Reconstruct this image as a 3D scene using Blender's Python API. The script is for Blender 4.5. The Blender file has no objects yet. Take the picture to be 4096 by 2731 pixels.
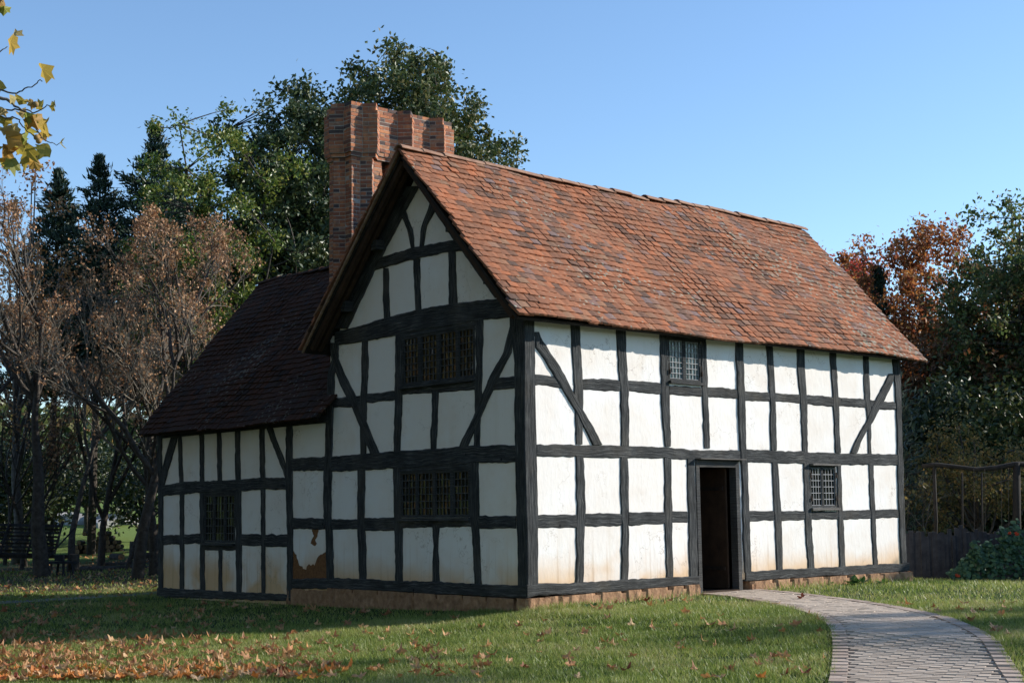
import bpy, math, random
import numpy as np
from mathutils import Vector, Matrix
# ------------------------------------------------------------------ camera, sky, sun
SC = bpy.context.scene
SC.render.engine = 'CYCLES'
SC.view_settings.view_transform = 'Standard'; SC.view_settings.look = 'None'
SC.view_settings.exposure = 0.92; SC.view_settings.gamma = 1.0
SC.cycles.use_denoising = True
SC.cycles.max_bounces = 6; SC.cycles.diffuse_bounces = 3; SC.cycles.glossy_bounces = 3
SC.cycles.transparent_max_bounces = 6; SC.cycles.transmission_bounces = 3
FPX = 5668.834955
CR = np.array([[0.7494473973685665, -0.06882324596107806, -0.6584769998966272],
               [-0.6619535208735579, -0.09605407171946932, -0.7433647499775674],
               [-0.012088621947190209, 0.9929939456620528, -0.11754526403869239]])
CP = np.array([-13.605343, -15.095464, 1.43])
_c2 = np.cross(CR[:, 0], CR[:, 1]); CR[:, 2] = _c2 / np.linalg.norm(_c2)
cam = bpy.data.cameras.new('camera'); camo = bpy.data.objects.new('camera', cam)
SC.collection.objects.link(camo)
cam.lens = FPX / 4096 * 36; cam.sensor_width = 36; cam.clip_end = 3000; cam.clip_start = 0.1
M = Matrix([[CR[i][0], CR[i][1], CR[i][2], CP[i]] for i in range(3)] + [[0, 0, 0, 1]])
camo.matrix_world = M
SC.camera = camo
SUN = Vector((0.825, -0.42, 0.385)).normalized()          # towards the sun
el = math.asin(SUN.z); az = math.atan2(SUN.x, SUN.y)
W = bpy.data.worlds.new('World'); SC.world = W; W.use_nodes = True
wn = W.node_tree; sky = wn.nodes.new('ShaderNodeTexSky'); sky.sky_type = 'NISHITA'
sky.sun_disc = False; sky.sun_elevation = el; sky.sun_rotation = az
sky.air_density = 1.0; sky.dust_density = 0.0; sky.ozone_density = 3.6
wn.nodes['Background'].inputs['Strength'].default_value = 0.115
wn.links.new(sky.outputs[0], wn.nodes['Background'].inputs[0])
sl = bpy.data.lights.new('sun', 'SUN'); sl.energy = 3.6; sl.angle = math.radians(0.53); sl.color = (1, .935, .84)
so = bpy.data.objects.new('sun', sl); SC.collection.objects.link(so)
so.rotation_euler = SUN.to_track_quat('Z', 'Y').to_euler(); so.location = (20, -20, 30)

# ------------------------------------------------------------------ helpers
K = 4096 / 2352
def at(x, y, d):
    """point seen at (x, y) of the 2352 px wide view, d metres in front of the camera"""
    v = np.array([(x * K - 2048) / FPX, -(y * K - 1365.5) / FPX, -1.0]) * d
    return CP + CR @ v
def at_ground(x, y, z=0.0):
    v = CR @ np.array([(x * K - 2048) / FPX, -(y * K - 1365.5) / FPX, -1.0])
    return CP + v * ((z - CP[2]) / v[2])
def sstep(a, b, x):
    t = np.clip((x - a) / (b - a), 0, 1); return t * t * (3 - 2 * t)
def gz(x, y):
    """height of the ground"""
    x = np.asarray(x, float); y = np.asarray(y, float)
    w = np.maximum(-x + .35 * np.maximum(y, 0), 0)
    h = -.25 * (1 - np.exp(-w / 2)) + .06 * np.tanh(np.maximum(x, 0) / 3) * np.exp(-np.maximum(x - 8, 0) / 2)
    h = h - .12 * sstep(9, 13, x) * (w == 0)
    r = np.hypot(x - CP[0], y - CP[1])
    h = h + 7.5 * sstep(58, 150, r) + .03 * np.sin(x * .7 + y * .3) * np.cos(y * .5) * sstep(8, 14, np.abs(x) + np.abs(y))
    return h
def tag(o, label=None, cat=None, group=None, kind=None):
    if label: o['label'] = label
    if cat: o['category'] = cat
    if group: o['group'] = group
    if kind: o['kind'] = kind
    return o
def empty(name, loc=(0, 0, 0), rz=0, **k):
    o = bpy.data.objects.new(name, None); SC.collection.objects.link(o)
    o.location = loc; o.rotation_euler = (0, 0, rz); o.empty_display_size = .2
    return tag(o, **k)
def arr_mesh(name, V, F, mat, parent=None, UV=None, smooth=False, loc=None):
    """V (n,3); F list of (m,k) arrays -> ONE mesh object"""
    me = bpy.data.meshes.new(name); V = np.asarray(V, np.float32)
    F = [np.asarray(f, np.int32) for f in (F if isinstance(F, list) else [F]) if len(f)]
    me.vertices.add(len(V)); me.vertices.foreach_set('co', V.ravel())
    li = np.concatenate([f.ravel() for f in F]); tot = np.concatenate([np.full(len(f), f.shape[1], np.int32) for f in F])
    st = np.concatenate([[0], np.cumsum(tot)[:-1]]).astype(np.int32)
    me.loops.add(len(li)); me.loops.foreach_set('vertex_index', li)
    me.polygons.add(len(tot)); me.polygons.foreach_set('loop_start', st); me.polygons.foreach_set('loop_total', tot)
    me.polygons.foreach_set('use_smooth', np.full(len(tot), bool(smooth)))
    if UV is not None:
        uvl = me.uv_layers.new(name='UVMap'); uvl.data.foreach_set('uv', np.asarray(UV, np.float32)[li].ravel())
    me.update(calc_edges=True); me.validate()
    if mat: me.materials.append(mat)
    o = bpy.data.objects.new(name, me); SC.collection.objects.link(o)
    if parent: o.parent = parent
    if loc is not None: o.location = loc
    return o
class MB:
    """collects boxes, tubes and prisms"""
    def __init__(s): s.V = []; s.F = {}; s.n = 0; s.U = []
    def add(s, V, F, U=None):
        V = np.asarray(V, float); s.V.append(V)
        s.U.append(np.asarray(U, float) if U is not None else V[:, :2] * 1.0)
        for f in F: s.F.setdefault(len(f), []).append([i + s.n for i in f])
        s.n += len(V)
    def box(s, c, h, ax=None, jit=0, rng=None):
        """centre, half sizes, optional 3 axes"""
        A = np.eye(3) if ax is None else np.array(ax, float); c = np.array(c, float)
        sg = np.array([[-1, -1, -1], [1, -1, -1], [1, 1, -1], [-1, 1, -1], [-1, -1, 1], [1, -1, 1], [1, 1, 1], [-1, 1, 1]], float)
        P = sg * np.array(h, float)
        if jit: P = P + rng.normal(0, jit, P.shape)
        s.add(c + P @ A, [(0, 3, 2, 1), (4, 5, 6, 7), (0, 1, 5, 4), (1, 2, 6, 5), (2, 3, 7, 6), (3, 0, 4, 7)],
              np.stack([P[:, 0] + P[:, 1], P[:, 2]], 1))
    def bx(s, x0, x1, y0, y1, z0, z1): s.box(((x0 + x1) / 2, (y0 + y1) / 2, (z0 + z1) / 2), ((x1 - x0) / 2, (y1 - y0) / 2, (z1 - z0) / 2))
    def bar(s, p, q, w, t=None):
        p = np.array(p, float); q = np.array(q, float); d = q - p; L = np.linalg.norm(d); d = d / L
        u = np.array([0, 0, 1.]) if abs(d[2]) < .9 else np.array([1., 0, 0])
        a = np.cross(d, u); a /= np.linalg.norm(a); b = np.cross(a, d)
        s.box((p + q) / 2, (L / 2, w / 2, (t or w) / 2), [d, a, b])
    def tube(s, P, R, k=6, cap=True):
        P = np.asarray(P, float); n = len(P); R = np.broadcast_to(np.asarray(R, float), (n,))
        T = np.gradient(P, axis=0); T /= np.linalg.norm(T, axis=1)[:, None] + 1e-9
        u = np.array([0, 0, 1.]) if abs(T[0][2]) < .8 else np.array([1., 0, 0])
        vs = []; us = []; L = 0
        for i in range(n):
            a = np.cross(T[i], u); a /= np.linalg.norm(a) + 1e-9; b = np.cross(a, T[i])
            if i: L += np.linalg.norm(P[i] - P[i - 1])
            for j in range(k):
                t = 2 * math.pi * j / k
                vs.append(P[i] + R[i] * (math.cos(t) * a + math.sin(t) * b)); us.append((L, j / k))
        F = [(i * k + j, i * k + (j + 1) % k, (i + 1) * k + (j + 1) % k, (i + 1) * k + j) for i in range(n - 1) for j in range(k)]
        if cap: F += [tuple(range(k))[::-1], tuple(range((n - 1) * k, n * k))]
        s.add(vs, F, us)
    def build(s, name, mat, parent=None, smooth=False, loc=None):
        return arr_mesh(name, np.concatenate(s.V), [np.array(f) for f in s.F.values()], mat, parent, np.concatenate(s.U), smooth, loc)

# ------------------------------------------------------------------ materials
def mat(name):
    m = bpy.data.materials.new(name); m.use_nodes = True; nt = m.node_tree
    return m, nt, nt.nodes['Principled BSDF'], nt.nodes.new, nt.links.new
def ramp(nt, stops, interp='LINEAR'):
    r = nt.nodes.new('ShaderNodeValToRGB'); r.color_ramp.interpolation = interp; e = r.color_ramp.elements
    while len(e) < len(stops): e.new(.5)
    for i, (p, c) in enumerate(stops): e[i].position = p; e[i].color = (*c, 1) if len(c) == 3 else c
    return r
def noise(nt, scale, detail=4, vec=None, rough=.6):
    n = nt.nodes.new('ShaderNodeTexNoise'); n.inputs['Scale'].default_value = scale
    n.inputs['Detail'].default_value = detail; n.inputs['Roughness'].default_value = rough
    if vec: nt.links.new(vec, n.inputs['Vector'])
    return n
def coords(nt, sc=(1, 1, 1), out='Object'):
    t = nt.nodes.new('ShaderNodeTexCoord'); mp = nt.nodes.new('ShaderNodeMapping'); mp.inputs['Scale'].default_value = sc
    nt.links.new(t.outputs[out], mp.inputs[0]); return mp.outputs[0]
def mixc(nt, a, b, fac, mode='MIX'):
    m = nt.nodes.new('ShaderNodeMix'); m.data_type = 'RGBA'; m.blend_type = mode
    for sock, v in ((m.inputs[6], a), (m.inputs[7], b), (m.inputs[0], fac)):
        if hasattr(v, 'links'): nt.links.new(v, sock)
        elif isinstance(v, (int, float)): sock.default_value = v
        else: sock.default_value = (*v, 1)
    return m.outputs[2]
def bump(nt, bsdf, h, strength=.4, dist=.02):
    b = nt.nodes.new('ShaderNodeBump'); b.inputs['Strength'].default_value = strength; b.inputs['Distance'].default_value = dist
    nt.links.new(h, b.inputs['Height']); nt.links.new(b.outputs[0], bsdf.inputs['Normal']); return b
def isl(nt):
    return nt.nodes.new('ShaderNodeNewGeometry').outputs['Random Per Island']
def mrange(nt, v, a, b, c=0, d=1, smooth=False):
    m = nt.nodes.new('ShaderNodeMapRange'); nt.links.new(v, m.inputs[0])
    if smooth: m.interpolation_type = 'SMOOTHSTEP'
    for i, q in enumerate((a, b, c, d)): m.inputs[i + 1].default_value = q
    return m.outputs[0]
def sepxyz(nt, v):
    s = nt.nodes.new('ShaderNodeSeparateXYZ'); nt.links.new(v, s.inputs[0]); return s.outputs
def mathn(nt, op, a, b):
    m = nt.nodes.new('ShaderNodeMath'); m.operation = op
    for i, v in enumerate((a, b)):
        if hasattr(v, 'links'): nt.links.new(v, m.inputs[i])
        else: m.inputs[i].default_value = v
    return m.outputs[0]

def m_plaster():
    m, nt, b, N, L = mat('limewash_plaster'); v = coords(nt)
    n1 = noise(nt, 1.3, 5, v); n2 = noise(nt, 7, 5, v)
    base = ramp(nt, [(.3, (.83, .755, .675)), (.5, (.87, .82, .76)), (.72, (.88, .84, .79))]); L(n1.outputs[0], base.inputs[0])
    x, y, z = sepxyz(nt, v)
    # damp red-clay stain that rises from the plinth
    nn = noise(nt, .9, 4, v); h = mathn(nt, 'ADD', mathn(nt, 'MULTIPLY', nn.outputs[0], .95), .1)
    f = mathn(nt, 'DIVIDE', mathn(nt, 'SUBTRACT', z, .16), h)
    st = mrange(nt, f, 0.15, 1.15, .85, 0, True)
    c = mixc(nt, base.outputs[0], (.72, .44, .20), st)
    sv = coords(nt, (5, 5, .55)); sn = noise(nt, 1.0, 4, sv); sr = ramp(nt, [(.58, (0, 0, 0)), (.75, (1, 1, 1))]); L(sn.outputs[0], sr.inputs[0])
    c = mixc(nt, c, (.72, .64, .53), mathn(nt, 'MULTIPLY', sr.outputs[0], .3))
    pn = noise(nt, .8, 3, v); c = mixc(nt, c, (.90, .89, .87), mrange(nt, pn.outputs[0], .5, .62, 0, .6))
    mo = noise(nt, 3.4, 6, v, .7); c = mixc(nt, c, (.66, .58, .48), mrange(nt, mo.outputs[0], .58, .8, 0, .55))
    cv = nt.nodes.new('ShaderNodeTexVoronoi'); cv.feature = 'DISTANCE_TO_EDGE'; cv.inputs['Scale'].default_value = 1.15; wv = noise(nt, 3, 4, v)
    vm = nt.nodes.new('ShaderNodeVectorMath'); vm.operation = 'ADD'; L(v, vm.inputs[0]); L(wv.outputs['Color'], vm.inputs[1]); L(vm.outputs[0], cv.inputs['Vector'])
    ck = ramp(nt, [(.0, (1, 1, 1)), (.010, (0, 0, 0))]); L(cv.outputs['Distance'], ck.inputs[0])
    ckm = noise(nt, .7, 2, v); c = mixc(nt, c, (.38, .31, .24), mathn(nt, 'MULTIPLY', ck.outputs[0], mrange(nt, ckm.outputs[0], .45, .6, 0, .7)))
    dr = noise(nt, 1.0, 3, coords(nt, (14, 14, .5))); dz = mrange(nt, z, .3, 1.1, 1, 0); c = mixc(nt, c, (.45, .27, .13), mathn(nt, 'MULTIPLY', mrange(nt, dr.outputs[0], .55, .75, 0, .6), dz))
    L(c, b.inputs['Base Color']); b.inputs['Roughness'].default_value = .9; b.inputs['Specular IOR Level'].default_value = .15
    v2 = coords(nt, (1, 1, .45)); n3 = noise(nt, 16, 6, v2, .62); n4 = noise(nt, 2.2, 2, v)
    hh = mathn(nt, 'ADD', n3.outputs[0], mathn(nt, 'MULTIPLY', n4.outputs[0], .8)); bump(nt, b, hh, .24, .02)
    return m
def m_timber(name='tarred_oak', dark=(.008, .009, .010), mid=(.056, .060, .062), lite=(.20, .20, .19), warm=.25):
    m, nt, b, N, L = mat(name); uv = coords(nt, (1.2, 30, 1), 'UV'); g = noise(nt, 2.0, 6, uv, .7)
    ob = coords(nt); big = noise(nt, 2.5, 4, ob)
    r = ramp(nt, [(.3, dark), (.52, mid), (.75, lite)]); L(g.outputs[0], r.inputs[0])
    bw = ramp(nt, [(.4, (.75, .75, .75)), (.68, (1.2, 1.2, 1.2))]); L(big.outputs[0], bw.inputs[0])
    c = mixc(nt, r.outputs[0], bw.outputs[0], 1.0, 'MULTIPLY')
    wn_ = noise(nt, 1.1, 5, ob); wr = ramp(nt, [(.52, (0, 0, 0)), (.7, (1, 1, 1))]); L(wn_.outputs[0], wr.inputs[0])
    x, y, z = sepxyz(nt, ob); low = mrange(nt, z, 1.0, .1, 0, 1)
    wf = mathn(nt, 'MULTIPLY', mathn(nt, 'MAXIMUM', wr.outputs[0], mathn(nt, 'MULTIPLY', low, .35)), warm)
    c = mixc(nt, c, (.17, .145, .11), wf)
    # knots and peg holes
    vo = nt.nodes.new('ShaderNodeTexVoronoi'); vo.inputs['Scale'].default_value = 3.3; L(ob, vo.inputs['Vector'])
    kr = ramp(nt, [(.05, (1, 1, 1)), (.09, (0, 0, 0))]); L(vo.outputs['Distance'], kr.inputs[0])
    c = mixc(nt, c, (.008, .008, .009), mathn(nt, 'MULTIPLY', kr.outputs[0], .85))
    L(c, b.inputs['Base Color']); b.inputs['Roughness'].default_value = .85; b.inputs['Specular IOR Level'].default_value = .12
    cr = noise(nt, 1.0, 8, coords(nt, (.8, 20, 1), 'UV'), .8)
    bump(nt, b, cr.outputs[0], 1.0, .03); return m
def m_tile(name='clay_roof_tiles', k=1.0, shade_mix=0.0):
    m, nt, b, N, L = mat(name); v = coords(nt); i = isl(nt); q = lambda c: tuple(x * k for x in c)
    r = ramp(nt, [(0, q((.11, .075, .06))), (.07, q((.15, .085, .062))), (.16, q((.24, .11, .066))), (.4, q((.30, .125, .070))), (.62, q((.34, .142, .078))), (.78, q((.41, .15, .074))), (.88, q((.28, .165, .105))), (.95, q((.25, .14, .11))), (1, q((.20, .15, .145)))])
    L(i, r.inputs[0])
    n = noise(nt, 2.2, 5, v); c = mixc(nt, r.outputs[0], q((.16, .10, .07)), mrange(nt, n.outputs[0], .45, .75, 0, .55))
    n2 = noise(nt, 14, 5, v); c = mixc(nt, c, q((.40, .21, .13)), mrange(nt, n2.outputs[0], .5, .75, 0, .5))
    x, y, z = sepxyz(nt, v)
    # old run-off streaks down the slope and grime that gathers low on the right
    sv = coords(nt, (2.4, .25, .25)); sn = noise(nt, 1.0, 4, sv); c = mixc(nt, c, q((.12, .085, .07)), mrange(nt, sn.outputs[0], .5, .75, shade_mix, .45 + shade_mix))  # the extra mix darkens the wing roof for its shade
    vo = nt.nodes.new('ShaderNodeTexVoronoi'); vo.inputs['Scale'].default_value = 9; L(v, vo.inputs['Vector'])
    w = noise(nt, 30, 3, v); d = mathn(nt, 'ADD', vo.outputs['Distance'], mathn(nt, 'MULTIPLY', w.outputs[0], .3))
    big = noise(nt, .5, 4, v)
    reg = mathn(nt, 'ADD', big.outputs[0], mathn(nt, 'ADD', mrange(nt, x, 4.5, 9.5, 0, .10), mrange(nt, z, 4.2, 6.4, .06, 0)))
    lim = mrange(nt, reg, .50, .74, .15, .52)
    lf = mathn(nt, 'MULTIPLY', mathn(nt, 'LESS_THAN', d, lim), .75 if k == 1 else .22)
    c = mixc(nt, c, (.34, .35, .28), lf)
    L(c, b.inputs['Base Color']); b.inputs['Roughness'].default_value = .9; b.inputs['Specular IOR Level'].default_value = .08
    bump(nt, b, n2.outputs[0], .5, .012); return m
def m_brick(name='chimney_brick', hue=1.0):
    m, nt, b, N, L = mat(name); v = coords(nt); i = isl(nt)
    r = ramp(nt, [(0, (.07, .055, .052)), (.13, (.11, .07, .06)), (.25, (.31, .105, .052)), (.6, (.45, .16, .07)), (.85, (.56, .23, .10)), (1, (.34, .20, .13))]); L(i, r.inputs[0])
    n = noise(nt, 12, 6, v); c = mixc(nt, r.outputs[0], (.13, .085, .07), mrange(nt, n.outputs[0], .42, .72, 0, .75))
    L(c, b.inputs['Base Color']); b.inputs['Roughness'].default_value = .9; bump(nt, b, n.outputs[0], .6, .012); return m
def m_plain(name, c1, c2, scale=6, rough=.9, bs=.4, bd=.01, spec=.3, isl_mix=False):
    m, nt, b, N, L = mat(name); v = coords(nt); n = noise(nt, scale, 6, v)
    r = ramp(nt, [(.3, c1), (.7, c2)]); L(n.outputs[0], r.inputs[0])
    if isl_mix:
        a = mathn(nt, 'ADD', mathn(nt, 'MULTIPLY', isl(nt), .5), mathn(nt, 'MULTIPLY', n.outputs[0], .5)); L(a, r.inputs[0])
    L(r.outputs[0], b.inputs['Base Color']); b.inputs['Roughness'].default_value = rough; b.inputs['Specular IOR Level'].default_value = spec
    if bs: bump(nt, b, n.outputs[0], bs, bd)
    return m
def m_leaf(name, stops, trans=.3, rough=.45, spec=.4, obj=False, patch=False):
    m, nt, b, N, L = mat(name)
    if obj: i = nt.nodes.new('ShaderNodeObjectInfo').outputs['Random']
    else: i = isl(nt)
    n = len(stops); r = ramp(nt, [(k / (n - 1), c) for k, c in enumerate(stops)])
    if patch:
        pn = noise(nt, .55, 5, coords(nt)); i = mathn(nt, 'ADD', mathn(nt, 'MULTIPLY', i, .62), mrange(nt, pn.outputs[0], .38, .66, 0, .42))
    L(i, r.inputs[0])
    L(r.outputs[0], b.inputs['Base Color']); b.inputs['Roughness'].default_value = rough; b.inputs['Specular IOR Level'].default_value = spec
    t = N('ShaderNodeBsdfTranslucent'); L(r.outputs[0], t.inputs[0]); mx = N('ShaderNodeMixShader'); mx.inputs[0].default_value = trans
    L(b.outputs[0], mx.inputs[1]); L(t.outputs[0], mx.inputs[2]); L(mx.outputs[0], nt.nodes['Material Output'].inputs[0]); return m
def m_ground():
    m, nt, b, N, L = mat('lawn_soil'); v = coords(nt); n = noise(nt, 1.2, 6, v); n2 = noise(nt, 60, 4, v); n3 = noise(nt, .12, 4, v)
    r = ramp(nt, [(.3, (.030, .050, .014)), (.55, (.045, .075, .02)), (.75, (.09, .085, .035))]); L(n.outputs[0], r.inputs[0])
    c = mixc(nt, r.outputs[0], (.02, .03, .012), mrange(nt, n2.outputs[0], .45, .7, 0, .6))
    # bright meadow on the far hill, leaf mould under the trees on the left
    x, y, z = sepxyz(nt, v); far = mathn(nt, 'MAXIMUM', mrange(nt, z, .5, 1.2, 0, 1), mrange(nt, y, 28, 36, 0, 1))
    mould = mathn(nt, 'MULTIPLY', mathn(nt, 'MULTIPLY', mrange(nt, y, 11, 16, 0, 1), mrange(nt, y, 27, 33, 1, 0)), mrange(nt, n3.outputs[0], .35, .5, .7, 1))
    c = mixc(nt, c, (.075, .055, .036), mathn(nt, 'MULTIPLY', mould, .9))
    c = mixc(nt, c, (.16, .22, .06), far)
    L(c, b.inputs['Base Color']); b.inputs['Roughness'].default_value = .95; b.inputs['Specular IOR Level'].default_value = .1
    bump(nt, b, n2.outputs[0], .6, .03); return m
def m_glass(name, col=(.012, .014, .012), rough=.04):
    m, nt, b, N, L = mat(name); b.inputs['Base Color'].default_value = (*col, 1); b.inputs['Roughness'].default_value = rough
    b.inputs['Specular IOR Level'].default_value = .5
    i = isl(nt); r = ramp(nt, [(0, tuple(c * .6 for c in col)), (1, tuple(c * 1.5 for c in col))]); L(i, r.inputs[0]); L(r.outputs[0], b.inputs['Base Color'])
    v = coords(nt); n = noise(nt, 9, 2, v); bump(nt, b, n.outputs[0], .06, .01); return m
PL = m_plaster(); TB = m_timber(); TILE = m_tile(); TILEW = m_tile('blackened_roof_tiles', .25, .3); BRICK = m_brick()  # wing tiles are a darker copy, with the roof's shade put into the colour
MORTAR = m_plain('lime_mortar', (.34, .29, .23), (.54, .48, .41), 25)
STONE = m_plain('sandstone_plinth', (.22, .115, .06), (.46, .27, .15), 9, bs=.9, bd=.03)
DARK = m_plain('dark_boards', (.012, .011, .010), (.035, .028, .022), 8)
BROWNW = m_plain('brown_boards', (.03, .017, .010), (.065, .036, .02), 5)
DAUB = m_plain('clay_daub', (.15, .065, .025), (.26, .12, .045), 22, bs=.9, bd=.02)
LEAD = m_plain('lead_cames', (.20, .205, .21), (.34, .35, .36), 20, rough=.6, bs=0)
LEADD = m_plain('dark_lead_cames', (.04, .042, .045), (.085, .09, .095), 20, rough=.6, bs=0)  # gable copy of the lead, darkened in colour for the shade there
IRON = m_plain('iron', (.012, .012, .012), (.05, .03, .02), 20)
GLASS = m_glass('old_glass'); GLASSP = m_glass('pale_old_glass', (.15, .175, .155), .1)
PAVER = m_plain('path_brick', (.44, .35, .27), (.55, .45, .355), 2.2, bs=.2, isl_mix=True)
KERB = m_plain('kerb_brick', (.36, .27, .21), (.50, .39, .31), 5, isl_mix=True)
GROUND = m_ground()
BARK = m_plain('bark', (.035, .028, .022), (.10, .085, .07), 9, bs=.9, bd=.04)
BARKG = m_plain('grey_bark', (.06, .05, .043), (.19, .16, .135), 9, bs=.8, bd=.03)
GREYW = m_plain('weathered_boards', (.018, .019, .023), (.05, .05, .055), 7)
TWIG = m_plain('pale_twigs', (.10, .085, .065), (.26, .23, .18), 9, bs=0)
LOGEND = m_plain('cut_wood', (.20, .12, .07), (.45, .30, .19), 9)

# ------------------------------------------------------------------ ground
rg = np.random.default_rng(7)
def _grid():
    t = np.linspace(-1, 1, 190); q = np.sinh(t * 4.6) / np.sinh(4.6) * 420
    X, Y = np.meshgrid(q + 0, q + 0); Z = gz(X, Y)
    V = np.stack([X, Y, Z], -1).reshape(-1, 3); n = len(t)
    i = np.arange(n * n).reshape(n, n)
    F = np.stack([i[:-1, :-1], i[:-1, 1:], i[1:, 1:], i[1:, :-1]], -1).reshape(-1, 4)
    return V, F
gV, gF = _grid()
ground = arr_mesh('ground', gV, gF, GROUND, smooth=True); tag(ground, kind='structure')

PATH_L = np.array([(3.72, .16), (3.62, -.5), (3.29, -1.13), (2.37, -2.66), (1.45, -3.86), (.53, -4.75), (-.61, -5.63), (-2.16, -6.72), (-3.4, -7.55), (-6.2, -9.2), (-9.5, -10.9)])
PATH_R = np.array([(5.10, .02), (4.95, -.7), (4.32, -1.97), (3.35, -3.76), (2.2, -5.33), (.72, -6.71), (-.3, -7.5), (-1.1, -8.04), (-2.2, -8.85), (-5.0, -10.6), (-8.4, -12.5)])
def smooth_line(P, n=90):
    d = np.r_[0, np.cumsum(np.linalg.norm(np.diff(P, axis=0), axis=1))]; t = np.linspace(0, d[-1], n)
    Q = np.stack([np.interp(t, d, P[:, k]) for k in (0, 1)], 1)
    for _ in range(12): Q[1:-1] = .5 * Q[1:-1] + .25 * (Q[:-2] + Q[2:])
    return Q
LL = smooth_line(PATH_L); RR = smooth_line(PATH_R)
PATH = np.concatenate([LL, RR[::-1]])
def inset(o):
    R = []
    for line, sg in ((LL, 1), (RR, -1)):
        t = np.gradient(line, axis=0); t /= np.linalg.norm(t, axis=1)[:, None]; R.append(line - np.stack([-t[:, 1], t[:, 0]], 1) * o * sg)
    return R
def inpoly(x, y, P):
    c = np.zeros(np.shape(x), bool); n = len(P); j = n - 1
    for i in range(n):
        xi, yi = P[i]; xj, yj = P[j]
        cond = ((yi > y) != (yj > y)) & (x < (xj - xi) * (y - yi) / (yj - yi + 1e-12) + xi); c ^= cond; j = i
    return c
_s = (inpoly(*(LL[40] + (RR[40] - LL[40]) * .01), PATH)); _in = inset(.18)
SGN = 1 if inpoly(_in[0][40][0], _in[0][40][1], PATH) else -1
PATHI = np.concatenate([inset(.17 * SGN)[0], inset(.17 * SGN)[1][::-1]]); PATHG = np.concatenate([inset(.05 * SGN)[0], inset(.05 * SGN)[1][::-1]])
pm = MB()
for a, b in zip(range(len(LL) - 1), range(1, len(LL))):
    q = [LL[a], RR[a], RR[b], LL[b]]
    pm.add([(p[0], p[1], float(gz(p[0], p[1])) + .006) for p in q], [(0, 1, 2, 3)])
path = pm.build('path', m_plain('path_sand', (.26, .21, .165), (.36, .29, .23), 30)); tag(path, kind='structure')
# paving bricks laid across the path
bm_ = MB(); d1 = np.array([.38, -.925]); d1 /= np.linalg.norm(d1); d2 = np.array([-d1[1], d1[0]])
g1, g2 = .20, .088
O = np.array([-2., -5.])
for i in range(-65, 66):
    for j in range(-140, 141):
        c = O + d1 * (i + (j % 2) * .5) * g1 + d2 * j * g2
        if c[1] > .3 or c[1] < -11: continue
        if not inpoly(c[0], c[1], PATHI): continue
        z = float(gz(c[0], c[1])); A = np.array([[d1[0], d1[1], 0], [d2[0], d2[1], 0], [0, 0, 1.]])
        a = rg.normal(0, .008, 3); A = A + np.array([[0, 0, a[0]], [0, 0, a[1]], [-a[0], -a[1], 0]])
        bm_.box((c[0], c[1], z + .011 + rg.normal(0, .0014)), (.097 + rg.normal(0, .001), .0433, .0125), A)
bp = bm_.build('paving', PAVER); tag(bp, kind='structure')
km = MB()
for line, sg in ((LL, 1), (RR, -1)):
    d = np.r_[0, np.cumsum(np.linalg.norm(np.diff(line, axis=0), axis=1))]
    t = 0.1
    while t < d[-1] - .1:
        p = np.array([np.interp(t, d, line[:, 0]), np.interp(t, d, line[:, 1])]); q = np.array([np.interp(t + .1, d, line[:, 0]), np.interp(t + .1, d, line[:, 1])])
        u = (q - p) / np.linalg.norm(q - p); n = np.array([-u[1], u[0]]); o = p - n * .085 * sg * SGN
        km.box((o[0], o[1], float(gz(o[0], o[1])) + .013 + rg.normal(0, .002)), (.1035, .08, .015), [[u[0], u[1], 0], [n[0], n[1], 0], [0, 0, 1]])
        t += .212
kb = km.build('path_edging', KERB); tag(kb, kind='structure')

# grey path far left, in the shade
gp = MB(); pts = [at_ground(x, y, -.24) for x, y in ((-260, 1402), (0, 1387), (180, 1376), (345, 1365), (520, 1358))]
for p, q in zip(pts[:-1], pts[1:]):
    w = np.array([.1, .8, 0]); qq = [p - w * .5, q - w * .5, q + w * .5, p + w * .5]
    gp.add([(v[0], v[1], float(gz(v[0], v[1])) + .012) for v in qq], [(0, 1, 2, 3)])
tag(gp.build('gravel_path', m_plain('grey_gravel', (.10, .10, .10), (.18, .175, .17), 40)), kind='structure')

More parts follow.
